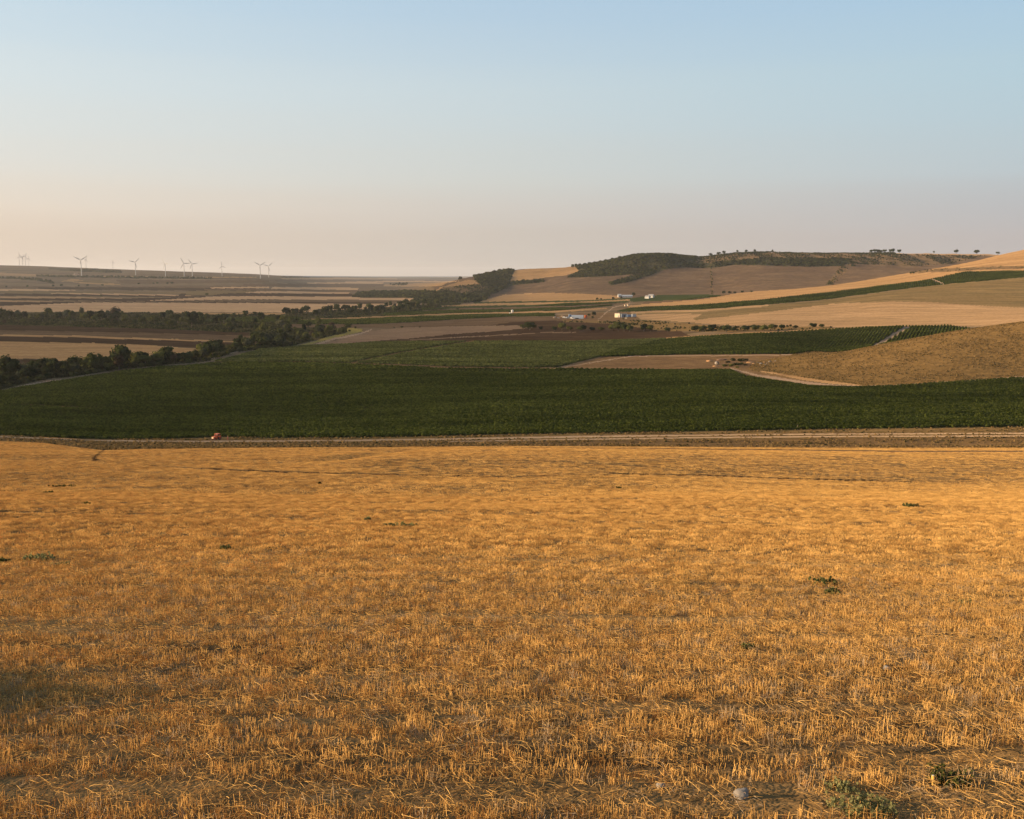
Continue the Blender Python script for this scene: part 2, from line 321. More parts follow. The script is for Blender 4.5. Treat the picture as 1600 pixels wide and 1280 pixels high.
F('scrub_slope', 'wood', [(893, 408), (940, 395), (1000, 388), (1060, 392), (1110, 392), (1100, 410), (1060, 418), (1040, 421), (1010, 432), (985, 440), (955, 446), (950, 443), (985, 432), (1000, 428), (930, 433), (885, 434), (905, 424)], 2650, 9000)
F('scarp', 'scarp', [(1090, 400), (1130, 388), (1300, 386), (1500, 388), (1580, 390), (1490, 412), (1440, 416), (1340, 413), (1260, 417), (1200, 415), (1150, 414), (1110, 419), (1085, 418)], 2650, 9000)
F('scrub_slope', 'wood', [(1060, 409), (1110, 411), (1200, 403), (1330, 405), (1335, 416), (1260, 417), (1200, 415), (1150, 414), (1110, 419), (1060, 418)], 2650, 9000)
F('plateau', 'pale', [(1395, 390), (1600, 388), (1600, 400), (1500, 399.5), (1400, 398)], 3960, 9000)
F('track', 'fallow', [(1109.4, 420), (1113, 420), (1114.6, 459), (1110.6, 459)], 2650, 9000)
F('track', 'scarp', [(1110.6, 420), (1112.2, 420), (1113.4, 459), (1111.8, 459)], 2650, 9000)
F('gully_and_crest_shade', 'scarp', [(1318, 413), (1333, 412), (1316, 430), (1303, 445), (1290, 446), (1304, 428)], 2650, 9000)
F('track', 'fallow', [(1327, 414), (1330, 414), (1312, 432), (1303, 446), (1301, 446), (1309, 432)], 2650, 9000)
# plain on the left
F('pale_field', 'pale', band([(-400, 424), (0, 426), (55, 429), (115, 433)], [(-400, 430), (0, 430.5), (60, 432), (115, 433.6)]), 4600)
F('wooded_strip', 'wood', band([(55, 431), (110, 431.8), (200, 433), (330, 434.5)], [(58, 432.3), (110, 433.8), (200, 435), (330, 436.2)]), 4600)
F('wooded_strip', 'wood', band([(-300, 432), (0, 433.5), (60, 436), (85, 441)], [(-300, 434), (0, 435), (55, 438.5), (85, 444)]), 4000)
F('wooded_strip', 'wood', band([(75, 418), (130, 420), (190, 424)], [(75, 420.5), (130, 425), (190, 427)]), 6500)
F('pale_field', 'gold', [(95, 440), (115, 435.5), (125, 437.5), (150, 440), (190, 445), (170, 446), (130, 443), (110, 440)], 4000)
F('green_field', 'olive', [(112, 440), (150, 437), (185, 443), (160, 443), (130, 441.5)], 4000)
F('fallow_field', 'fallow', band([(180, 437), (300, 437.5), (420, 438)], [(190, 443), (300, 442.5), (420, 441)]), 4000)
F('gold_field', 'pale', band([(160, 431), (240, 432)], [(160, 432.4), (240, 433)]), 4000)
F('gold_field', 'gold', band([(310, 432.6), (400, 433)], [(310, 434), (400, 434.3)]), 4000)
PLAIN_STRIPS = [   # material, top line, bottom line
 ('fallow', [(-400, 447), (0, 447.5), (120, 448), (400, 447)], [(-400, 451), (0, 451), (120, 451.5), (400, 454)]),
 ('gold',  [(-400, 451), (0, 451.5), (60, 452), (120, 453.5)], [(-400, 454), (0, 454.3), (60, 454.6), (120, 454.2)]),
 ('plough', [(60, 449), (200, 449), (400, 451)], [(60, 452), (200, 453.5), (400, 455)]),
 ('olive', [(-400, 455), (0, 455.2), (200, 455.6), (330, 457)], [(-400, 458), (0, 458), (200, 458.2), (330, 459)]),
 ('gold',  [(80, 457.8), (180, 459), (300, 461.2)], [(80, 458.6), (180, 461.6), (300, 462.8)]),
 ('plough', [(-400, 459), (0, 459), (90, 459.5), (250, 462), (320, 463)], [(-400, 462), (0, 462), (90, 463), (250, 464.2), (320, 464.5)]),
 ('pale',  [(-400, 463), (0, 463), (120, 464), (190, 466)], [(-400, 466), (0, 466), (120, 466.6), (190, 467)]),
 ('plough', [(-400, 466.5), (0, 466.3), (190, 466.6), (300, 464), (420, 465)], [(-400, 469), (0, 469), (190, 470.5), (300, 470.6), (420, 468)]),
 ('pale',  [(-400, 469.5), (0, 469.2), (95, 471.5)], [(-400, 472), (0, 471.6), (95, 472.6)]),
 ('plough', [(-400, 472), (0, 472), (95, 472), (150, 471)], [(-400, 479), (0, 478), (95, 474.5), (150, 473)]),
 ('gold',  [(235, 469.6), (330, 463.8), (400, 463), (560, 463.6), (660, 466)], [(235, 470.4), (330, 468.6), (400, 467.8), (560, 468.3), (650, 470)]),
 ('fallow', [(230, 470), (400, 468.5), (640, 470)], [(230, 471.5), (400, 470.4), (640, 472.4)]),
 ('plough', [(130, 471.3), (260, 471), (400, 471.6), (600, 472.6)], [(130, 472.5), (260, 472.6), (400, 474), (600, 474.6)]),
 ('plough', [(280, 459), (400, 458), (540, 459.4), (650, 462)], [(280, 462), (400, 462.8), (540, 463.6), (650, 465.6)]),
 ('gold',  [(380, 455.6), (460, 455), (545, 457)], [(380, 458), (460, 458.4), (545, 459)]),
 ('olive', [(290, 455), (330, 454), (400, 455), (400, 456)], [(290, 461), (330, 461.5), (350, 459), (380, 458)]),
 ('fallow', [(320, 452), (430, 452), (560, 453)], [(320, 454), (430, 454.6), (560, 456)]),
 ('gold',  [(425, 448.6), (500, 448.8), (560, 450)], [(425, 451.8), (500, 452.4), (560, 453.6)]),
 ('gold',  [(330, 449), (420, 448)], [(330, 451), (420, 450.4)]),
 ('fallow', [(380, 444), (480, 443), (600, 444)], [(380, 447.6), (480, 447.6), (600, 447.6)]),
 ('gold',  [(480, 441.4), (560, 441), (600, 441.4)], [(480, 443), (560, 443.4), (600, 443.4)]),
 ('pale',  [(600, 445), (640, 443.5), (700, 441)], [(600, 447.6), (650, 448), (690, 447)]),
 ('gold',  [(540, 440), (620, 439), (720, 439)], [(540, 441), (620, 441), (700, 441.4)]),
 ('fallow', [(430, 437), (560, 437), (700, 437)], [(430, 439), (560, 439), (700, 438.6)]),
 ('pale',  [(440, 434.4), (560, 434.5), (620, 435)], [(440, 436.4), (560, 436.4), (620, 436.8)]),
 ('wood',  [(545, 432.6), (640, 432.8), (720, 434)], [(545, 434), (640, 435.4), (720, 436.6)]),
 ('wood',  [(440, 433), (480, 432.6), (520, 433)], [(440, 434.4), (480, 434.2), (520, 434)]),
]
for mt, a, b in PLAIN_STRIPS:
    mt = {'gold': 'plain_gold'}.get(mt, mt)
    F({'gold': 'gold_field', 'plain_gold': 'gold_field', 'pale': 'pale_field', 'plough': 'ploughed_field', 'fallow': 'fallow_field', 'olive': 'green_field', 'wood': 'wooded_strip'}[mt], mt, band(a, b), 2500)
F('gold_field', 'plain_gold', band([(-400, 482), (0, 478.3), (60, 476), (130, 472.8), (400, 473.6), (560, 475), (640, 474)], [(-400, 491), (0, 488.5), (60, 487.5), (300, 488), (450, 488), (540, 486), (640, 480)]), 1800)
F('sea', 'sea', [(430, 428), (720, 428), (720, 432.6), (430, 432.6)], 12000)
F('wooded_strip', 'wood', [(550, 464), (562, 457.6), (640, 455.4), (700, 456), (720, 458), (690, 463), (660, 466), (600, 465.6), (565, 465)], 2300, 5000)
F('wooded_strip', 'wood', [(640, 470), (680, 462), (735, 463), (765, 462), (758, 471), (720, 474), (690, 475), (660, 474)], 2300, 5000)
# middle ground
F('scrub_field', 'scrub_grass', band([(-400, 492), (0, 489), (60, 488), (300, 489), (450, 489), (560, 484), (640, 478), (700, 472), (720, 472)], [(-400, 510), (0, 508), (240, 514), (440, 526), (540, 518), (600, 499), (720, 486)]), 1200, 3300)
F('gold_field', 'gold', band([(235, 488.6), (330, 489), (450, 489)], [(235, 490.5), (330, 491.6), (440, 492)]), 1300, 3300)
F('green_field', 'green', band([(315, 496), (400, 496), (470, 497)], [(315, 503), (400, 504), (470, 505)]), 1300, 3000)
F('tan_field', 'fallow', band([(440, 506), (560, 507), (640, 503), (720, 499), (800, 494), (880, 496)], [(440, 512), (560, 512), (640, 512), (720, 512), (800, 512), (900, 514)]), 1200, 2600)
F('green_field', 'green', band([(445, 500), (560, 498.6), (660, 494.5), (720, 492.5), (800, 490.5), (866, 490)], [(445, 506), (530, 507), (600, 506), (700, 500), (800, 494.5), (866, 494.5)]), 1300, 2600)
F('gold_field', 'gold', band([(460, 499.6), (600, 494), (700, 489.8), (800, 487.3), (870, 485.5), (948, 481)], [(460, 500.4), (560, 498.6), (660, 494.5), (720, 492.5), (800, 490.5), (870, 488.6), (948, 482.6)]), 1300, 2900)
F('green_field', 'green', band([(600, 490), (680, 485), (800, 481.6), (880, 480), (958, 475)], [(600, 494), (700, 489.8), (800, 487.3), (870, 485.5), (956, 478)]), 1300, 3200)
F('fallow_field', 'fallow', band([(660, 485), (720, 481.6), (800, 480.2), (900, 477), (978, 473.4)], [(660, 487), (720, 484.6), (800, 483.4), (900, 480.4), (975, 475)]), 1300, 3200)
F('green_field', 'green', band([(660, 482), (720, 478.6), (800, 476.9), (900, 474), (985, 470)], [(660, 485), (720, 481.6), (800, 480.2), (900, 477.4), (980, 473)]), 1300, 3200)
F('gold_field', 'gold', band([(690, 478), (760, 474.2), (850, 472.8), (985, 467.6)], [(690, 479.6), (760, 477.4), (850, 476), (985, 470)]), 1300, 3400)
F('green_field', 'green', band([(740, 471.6), (800, 470.8), (900, 469.6), (986, 465.4)], [(740, 474.2), (800, 473.2), (900, 471.8), (986, 467.6)]), 1300, 3400)
F('gold_field', 'gold', band([(752, 470), (790, 460), (850, 457.4), (900, 458.6), (965, 462)], [(752, 472), (800, 471), (870, 470), (930, 468.8), (970, 466)]), 1300, 3700)
F('ploughed_field', 'plough', band([(740, 513), (800, 503), (870, 501), (960, 503), (1010, 508), (1060, 516)], [(540, 537), (740, 534), (950, 532), (1030, 530), (1080, 526)]), 1100, 1900)
F('tan_field', 'strawy', band([(500, 538), (580, 517), (640, 511.5), (760, 509), (840, 508)], [(520, 538), (560, 535), (640, 529), (700, 523), (780, 517), (840, 511)]), 1100, 1900)
F('pale_field', 'strawy', band([(590, 522.5), (700, 516), (780, 513.6)], [(590, 524), (680, 518.6), (780, 514.8)]), 1100, 1900)
F('pale_field', 'strawy', band([(640, 531), (720, 526.4), (860, 519), (900, 518.7)], [(640, 532), (720, 528), (850, 520.4), (900, 519.5)]), 1100, 1900)
F('yellow_field', 'yellow', [(455, 542), (500, 531), (520, 519), (545, 512), (566, 514), (566, 518), (540, 524), (500, 534), (470, 541)], 1000, 1900)
strip('road', 'track', [(488, 540), (520, 530), (560, 522), (576, 517), (582, 514)], [3, 3.4, 2.6, 2.2, 1.5], 1000, 1900)
F('fallow_field', 'fallow', band([(1020, 462), (1100, 461), (1200, 457)], [(1000, 478), (1100, 470), (1200, 459)]), 2000, 3400)
F('green_field', 'green', band([(985, 466), (1030, 461), (1100, 460), (1125, 461)], [(985, 471.6), (1030, 470.2), (1080, 468), (1125, 463)]), 2000, 3400)
# right hand slopes
F('gold_field', 'gold', band([(980, 477.5), (1100, 467.5), (1200, 450), (1300, 438), (1400, 420), (1500, 404), (1600, 378), (2300, 200)], [(985, 483), (1100, 476.5), (1200, 468.2), (1300, 459), (1450, 438), (1510, 425), (1600, 424), (2300, 395)]), 1500, 2640)
F('rough_strip', 'scarp', band([(1425, 424.8), (1470, 420), (1540, 417), (1600, 416), (2000, 390)], [(1430, 426.6), (1470, 425.4), (1540, 421.4), (1600, 420), (2000, 400)]), 1500, 2640)
F('olive_field', 'olive', band([(985, 489), (1100, 485), (1200, 477), (1300, 468), (1400, 454), (1500, 441), (1600, 433.6), (2300, 400)], [(985, 500), (1080, 505), (1200, 510), (1300, 510), (1500, 508), (1600, 505), (2300, 480)]), 1150, 2300)
F('pale_field', 'pale', band([(985, 487), (1100, 484), (1200, 476)], [(985, 490), (1100, 487), (1200, 479)]), 1150, 2300)
F('pale_field', 'pale', band([(985, 492), (1060, 490), (1098, 491), (1084, 497), (1086, 501), (1110, 497), (1200, 487.6), (1300, 474.6), (1400, 471), (1450, 472), (1520, 477), (1600, 481), (2300, 470)], [(985, 498), (1080, 504), (1130, 508), (1200, 511), (1300, 512), (1400, 511), (1500, 510), (1600, 510), (2300, 520)]), 1150, 2300)
F('green_field', 'green', band([(965, 487), (985, 481.6), (1100, 476.5), (1200, 468.2), (1262, 460.6), (1320, 454), (1452, 437), (1510, 424.6), (1600, 423.6), (2300, 395)], [(972, 487.4), (1100, 483.6), (1200, 476), (1300, 467), (1400, 453), (1480, 444), (1600, 433.4), (2300, 410)]), 1500, 2400)
F('track', 'track', [(1453, 437), (1457, 436.5), (1478, 443.6), (1473, 444.6)], 1500, 2400)
F('scrub_field', 'verge', band([(880, 500), (960, 499), (1060, 505), (1150, 511), (1300, 510)], [(880, 503), (960, 506), (1030, 517), (1150, 519), (1300, 514)]), 1150, 1900)
F('bare_yard', 'bare', [(865, 494), (905, 490), (985, 488), (1000, 498), (985, 502), (880, 501)], 1300, 2400)
strip('track', 'track', [(935, 500), (945, 490), (958, 481), (983, 474)], [2.4, 2, 1.6, 1.2], 1300, 3000)
F('gold_field', 'gold', band([(1040, 528), (1100, 523.4), (1180, 519.2), (1300, 513), (1420, 509)], [(1040, 530), (1100, 526), (1180, 521.4), (1300, 515), (1420, 510.6)]), 1050, 1500)
# vineyards and the spur
F('vineyard_soil', 'vine_soil', [(335, 566), (410, 546), (470, 541), (530, 538), (620, 534.5), (740, 534), (900, 534), (985, 531), (1040, 530), (1040, 545), (940, 557), (870, 574.5), (700, 574.5), (548, 569), (400, 566.5)], 780, 1400)
F('vineyard_soil', 'vine', [(935, 558), (960, 548), (1000, 540), (1040, 531), (1100, 526), (1180, 521.6), (1300, 515.4), (1400, 510.6), (1480, 509), (1510, 513), (1560, 530), (1420, 560), (1300, 554), (1080, 554), (985, 557)], 868, 1400)
F('track', 'track', [(1412, 511), (1424, 510.5), (1372, 542), (1355, 546)], 868, 1400)
F('bare_field', 'bare', [(868, 577), (940, 558), (985, 556.4), (1080, 554.4), (1200, 553.6), (1300, 553), (1330, 560), (1260, 600), (1210, 594), (1165, 588), (1142, 577.6), (1000, 578)], 640, 960)
strip('track', 'track', [(860, 577), (985, 557), (1300, 554)], [1.2, 1.2, 1.0], 700, 1000)
F('spur_field', 'spur', [(1168, 577), (1178, 566), (1250, 552), (1340, 535), (1400, 520), (1500, 500), (1600, 485), (2300, 380), (2300, 560), (1600, 588.6), (1500, 594.6), (1400, 601.4), (1345, 603), (1300, 600), (1250, 593), (1200, 584)], 640, 945)
strip('track', 'track', [(1140, 575), (1165, 582), (1185, 587), (1250, 597), (1300, 602.6), (1345, 604)], [1.5, 3, 4, 4, 3.4, 2], 600, 900)
strip('track', 'track', [(1345, 604), (1400, 602), (1500, 595.4), (1600, 589.2), (1900, 572)], 1.6, 600, 900)
F('gold_verge', 'gold', band([(1188, 579), (1250, 589), (1300, 596), (1340, 601)], [(1188, 581), (1250, 593), (1300, 600), (1345, 603)]), 600, 900)
F('vineyard_soil', 'vine', [(-600, 680), (-400, 660), (0, 612), (60, 601), (110, 594), (180, 583), (240, 576), (330, 569), (400, 567.5), (480, 568.5), (548, 570), (640, 573), (700, 575.5), (865, 577.5), (1030, 578.5), (1142, 578), (1165, 589), (1215, 596), (1260, 603), (1330, 606), (1400, 603.4), (1500, 596.8), (1600, 590.6), (2300, 548), (2300, 662), (1600, 667.5), (1300, 671.5), (1000, 676.5), (800, 679.5), (600, 684), (420, 685), (370, 683.4), (325, 683.6), (280, 686), (200, 687), (100, 685), (30, 681), (0, 680), (-600, 660)], 400, 900)
strip('track', 'bare', [(400, 566.4), (480, 567), (548, 569), (640, 572.4), (700, 575), (790, 576.4), (868, 577)], [2.5, 3, 3.5, 4, 4, 4, 4], 650, 1000)
strip('track', 'verge', [(548, 568), (615, 554), (690, 541), (740, 534)], [3, 3.2, 3, 3], 700, 1400)
strip('track', 'vine', [(-300, 634), (0, 630), (80, 633), (150, 637), (260, 642), (330, 645)], [5, 5, 5, 4, 3, 2], 450, 720)
strip('track', 'bare', [(-300, 636), (0, 632), (80, 635), (150, 639), (220, 642)], [2, 2, 2, 1.6, 1], 450, 720)
F('scrub_field', 'scrub_grass', [(-600, 668), (0, 609), (40, 600), (75, 592), (120, 588), (180, 578), (240, 572), (300, 567), (325, 564), (370, 550), (455, 541), (510, 527), (540, 520), (530, 512), (470, 520), (430, 527), (380, 536), (300, 553), (240, 560), (170, 566), (100, 575), (60, 580), (0, 588), (-600, 600)], 560, 1900)
strip('track', 'track', [(10, 609), (40, 602), (75, 595.5), (118, 591)], [2, 1.8, 1.6, 1.0], 500, 1000)
strip('track', 'track', [(326, 562), (345, 556), (372, 549)], [1.5, 1.8, 1.2], 500, 1300)
# fields between the two belts of trees
F('ploughed_field', 'plough', band([(-400, 506), (0, 508), (240, 514), (400, 521), (430, 526)], [(-400, 513), (0, 516), (240, 520.5), (400, 525), (430, 527)]), 900, 2000)
F('fallow_field', 'fallow', band([(-400, 513), (0, 516), (240, 520.5), (400, 525), (440, 530)], [(-400, 521), (0, 523), (120, 524.6), (240, 528.6), (370, 533.6), (430, 532)]), 900, 2000)
F('ploughed_field', 'plough', band([(-400, 523), (0, 525.4), (120, 527.4), (240, 531.4), (370, 535.6), (420, 533)], [(-400, 531), (0, 533.6), (120, 537), (240, 540), (330, 545), (400, 541)]), 900, 2000)
F('gold_field', 'gold', band([(-400, 521), (0, 522.8), (120, 524.6), (240, 528.6), (370, 533.6)], [(-400, 523.4), (0, 525.4), (120, 527.4), (240, 531.2), (370, 535.2)]), 900, 2000)
F('gold_field', 'gold', band([(-400, 531), (0, 533.4), (120, 536), (145, 535.6), (165, 537), (240, 540), (330, 547)], [(-400, 566), (0, 562), (50, 560), (120, 566), (240, 562), (300, 555)]), 750, 2000)
F('ploughed_field', 'plough', band([(-400, 566), (0, 563), (50, 561), (120, 565)], [(-400, 600), (0, 590), (60, 584), (120, 572)]), 700, 1100)
# road between the vineyard and the stubble
F('verge', 'verge', band([(-600, 662), (0, 680.6), (30, 681.6), (100, 685.6), (200, 686.6), (280, 685.6), (325, 683.2), (370, 683), (420, 684.6), (600, 683.6), (800, 679), (1000, 676), (1300, 671), (1600, 667), (2300, 662)], [(-600, 668), (0, 689.6), (60, 692), (120, 699), (160, 704), (230, 702), (400, 700), (600, 699), (800, 697), (1000, 698), (1300, 700), (1600, 700), (2300, 700)]), 300, 470)
F('bare_strip', 'brown_strip', band([(-600, 664), (0, 683.4), (60, 685.4), (150, 689.4), (400, 690), (700, 690), (1000, 688.4), (1300, 684.6), (1600, 684), (2300, 684)], [(-600, 667), (0, 687), (60, 690), (150, 695), (400, 695), (700, 695.6), (1000, 696.6), (1300, 699), (1600, 699), (2300, 699)]), 300, 470)
strip('road', 'road', [(-600, 661), (0, 682.6), (60, 684.6), (150, 688.6), (300, 690), (500, 689), (700, 686.4), (900, 682.6), (1100, 680), (1300, 678.4), (1600, 677.2), (2300, 675)], [1.6, 1.6, 1.6, 2.0, 2.2, 2.4, 2.8, 2.8, 2.0, 1.8, 1.8, 1.8], 300, 470)
strip('road', 'road', [(700, 690), (900, 686.6), (1100, 683.8), (1300, 682.2), (1600, 681.4), (2300, 679)], [1, 1.6, 1.8, 1.9, 1.9, 1.9], 300, 470)
strip('track', 'bare', [(800, 699.5), (1000, 701), (1200, 703), (1400, 705.5), (1600, 705.5)], [.6, 1.2, 1.8, 2.2, 2.4], 250, 470)
F('stubble_field', 'rough', band([(540, 722), (620, 716), (800, 712), (1000, 710), (1300, 712), (1600, 713), (2300, 713)], [(540, 726), (640, 739), (800, 744), (960, 741), (1100, 743), (1220, 748), (1330, 751), (1600, 757), (2300, 760)]), 90, 330)
strip('gully_and_crest_shade', 'plough', [(225, 727), (320, 733), (420, 737), (560, 741), (800, 746)], [.8, 2.2, 2.4, 2.0, 1.2], 90, 300)  # dark strip painted in for the shaded far side of the crest
strip('gully_and_crest_shade', 'plough', [(800, 746), (960, 741), (1100, 743), (1220, 748), (1330, 751), (1430, 754)], [.8, 1.2, 1.8, 1.8, 2.4, .8], 90, 300)  # shade beyond the right-hand crest, put into the ground colour
strip('gully_and_crest_shade', 'bare', [(1010, 722), (1035, 716), (1050, 708)], [.8, 1.4, .8], 90, 300)
F('gully_and_crest_shade', 'plough', [(141, 720), (146, 712), (156, 706), (160, 703), (168, 702), (160, 708), (152, 714), (155, 720), (148, 721)], 150, 400)

def inside(px, py, poly):
    P = np.asarray(poly, float); res = np.zeros(px.shape, bool); n = len(P); j = n - 1
    for i in range(n):
        xi, yi = P[i]; xj, yj = P[j]
        if yi != yj:
            c = ((yi > py) != (yj > py)) & (px < (xj - xi) * (py - yi) / (yj - yi) + xi)
            res ^= c
        j = i
    return res
def classify(px, py, Y, X):
    # ragged edges: shift the sample a little, with the ground's own noise
    k = np.where(Y < 500, 0.22, np.where(Y < 1500, .5, .4))
    jx = px + 2.0 * fbm(X / 9, Y / 14, 51, 3); jy = py + k * fbm(X / (0.011 * Y + 2), Y / (0.05 * Y + 4), 57, 3)
    fid = np.zeros(px.shape, int)
    for n, (name, mat, poly, d0, d1) in enumerate(FIELDS):
        P = np.asarray(poly); lo = P.min(0); hi = P.max(0)
        c = np.nonzero((jx >= lo[0]) & (jx <= hi[0]) & (jy >= lo[1]) & (jy <= hi[1]) & (Y >= d0) & (Y <= d1))[0]
        if len(c):
            ins = inside(jx[c], jy[c], poly); fid[c[ins]] = n + 1
    return fid

# ------------------------------------------------------------------ objects
def tag(o, label=None, cat=None, group=None, kind=None):
    if label: o['label'] = label
    if cat: o['category'] = cat
    if group: o['group'] = group
    if kind: o['kind'] = kind
    return o
def mesh_obj(name, mesh, mat=None, parent=None):
    o = bpy.data.objects.new(name, mesh)
    if mat is not None and not mesh.materials: mesh.materials.append(mat)
    COL.objects.link(o)
    if parent is not None: o.parent = parent
    return o
def np_mesh(name, V, quads, smooth=True):
    me = bpy.data.meshes.new(name); V = np.asarray(V, np.float32); Q = np.asarray(quads, np.int32)
    k = Q.shape[1]
    me.vertices.add(len(V)); me.vertices.foreach_set('co', V.ravel())
    me.loops.add(Q.size); me.loops.foreach_set('vertex_index', Q.ravel())
    me.polygons.add(len(Q)); me.polygons.foreach_set('loop_start', np.arange(0, Q.size, k, dtype=np.int32))
    me.polygons.foreach_set('use_smooth', np.full(len(Q), smooth))
    me.update(calc_edges=True); return me

# ------------------------------------------------------------------ terrain sheet
def column_px():
    a = list(np.arange(-220, 1821, 1.6))
    return np.array(a)
cs_in = (column_px() - 800.0) / FPX
outer = np.array([0.69, 0.74, 0.82, 0.95, 1.12, 1.35])
S = np.concatenate([-outer[::-1], cs_in, outer])
NROW = 760
lyf = np.linspace(math.log(3.0), math.log(40000.0), 6000); Yf = np.exp(lyf)
Yg = np.empty((NROW, len(S)))
for k0 in range(0, len(S), 1):
    X = S[k0] * Yf; z = -Yf * np.interp(0, [0], [0]) if False else None
    sidx = np.clip((S[k0] - SX[0]) / (SX[1] - SX[0]), 0, len(SX) - 1.001); i0 = int(sidx); w = sidx - i0
    tcol = np.interp(lyf, LY, TT[i0] * (1 - w) + TT[i0 + 1] * w)
    v = np.tan(np.arctan(-tcol) + PITCH); ypix = 640 - FPX * v
    wgt = np.where(Yf < 230, 0.33, np.where(Yf < 440, 2.2, 1.15))
    dens = np.abs(np.diff(ypix)) * wgt[1:] + np.diff(lyf) * 9.0
    c = np.concatenate([[0], np.cumsum(dens)])
    Yg[:, k0] = np.exp(np.interp(np.linspace(0, c[-1], NROW), c, lyf))
# even the row spacing out between neighbouring columns
ker = np.ones(9) / 9
Ys = np.log(Yg)
Ys = np.stack([np.convolve(np.pad(r, 4, 'edge'), ker, 'valid') for r in Ys]); Yg = np.exp(Ys)
Xg = S[None, :] * Yg; Zg = height(Xg, Yg)
V = np.stack([Xg, Yg, Zg], -1).reshape(-1, 3)
nc = len(S)
ii, jj = np.meshgrid(np.arange(NROW - 1), np.arange(nc - 1), indexing='ij')
q = (ii * nc + jj).ravel(); Q = np.stack([q, q + 1, q + nc + 1, q + nc], -1)
C = V[Q].mean(1); px, py = project(C[:, 0], C[:, 1], C[:, 2])
fid = classify(px, py, C[:, 1], C[:, 0])
DEFAULT_NEAR = C[:, 1] < 440
STRUCT_NAMES = {}
def emit(name, mat, mask):
    qs = Q[mask]
    if not len(qs): return
    u, inv = np.unique(qs.ravel(), return_inverse=True)
    me = np_mesh(name, V[u], inv.reshape(-1, 4)); o = mesh_obj(name, me, M[mat]); tag(o, kind='structure'); return o
emit('stubble_field', 'stubble', (fid == 0) & DEFAULT_NEAR)
emit('terrain', 'plain', (fid == 0) & ~DEFAULT_NEAR)
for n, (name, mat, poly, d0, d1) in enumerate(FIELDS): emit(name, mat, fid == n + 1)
# the rest of the ground, to the sides and behind the camera
th = np.linspace(math.atan(1.35), 2 * math.pi - math.atan(1.35), 60); rr = np.exp(np.linspace(math.log(3.0), math.log(40000.0), 90)) * math.sqrt(1 + 1.35 ** 2)
ze = [np.interp(rr, np.hypot(Xg[:, c], Yg[:, c]), Zg[:, c]) for c in (nc - 1, 0)]
w = (th - th[0]) / (th[-1] - th[0]); w = w * w * (3 - 2 * w)
Zk = ze[0][:, None] * (1 - w) + ze[1][:, None] * w
Vk = np.stack([rr[:, None] * np.sin(th), rr[:, None] * np.cos(th), Zk], -1).reshape(-1, 3)
ii, jj = np.meshgrid(np.arange(89), np.arange(59), indexing='ij'); q = (ii * 60 + jj).ravel()
o = mesh_obj('terrain', np_mesh('terrain', Vk, np.stack([q, q + 1, q + 61, q + 60], -1)), M['plain']); tag(o, kind='structure')
ring = np.concatenate([V[:nc][::-1] if False else V[:nc], Vk[1:59]]); ringc = np.vstack([ring, [[0, 0, -3.6]]])
n0 = len(ring); tri = np.array([[k, (k + 1) % n0, n0] for k in range(n0)])
o = mesh_obj('terrain', np_mesh('terrain', ringc, tri), M['stubble']); tag(o, kind='structure')

# ------------------------------------------------------------------ air
bm = bmesh.new(); bmesh.ops.create_cube(bm, size=1.0)
for v in bm.verts:
    v.co = Vector((v.co.x * 90000, v.co.y * 46000 + 17500, -118 if v.co.z < 0 else 235))
me = bpy.data.meshes.new('haze'); bm.to_mesh(me); bm.free()
hm = bpy.data.materials.new('haze_air'); hm.use_nodes = True; hn = hm.node_tree; hn.nodes.clear()
ho = hn.nodes.new('ShaderNodeOutputMaterial'); hv = hn.nodes.new('ShaderNodeVolumePrincipled')
hv.inputs['Color'].default_value = (.92, .93, .96, 1); hv.inputs['Density'].default_value = 2.1e-5; hv.inputs['Anisotropy'].default_value = 0.25
hn.links.new(hv.outputs[0], ho.inputs['Volume'])
tag(mesh_obj('haze', me, hm), kind='stuff')

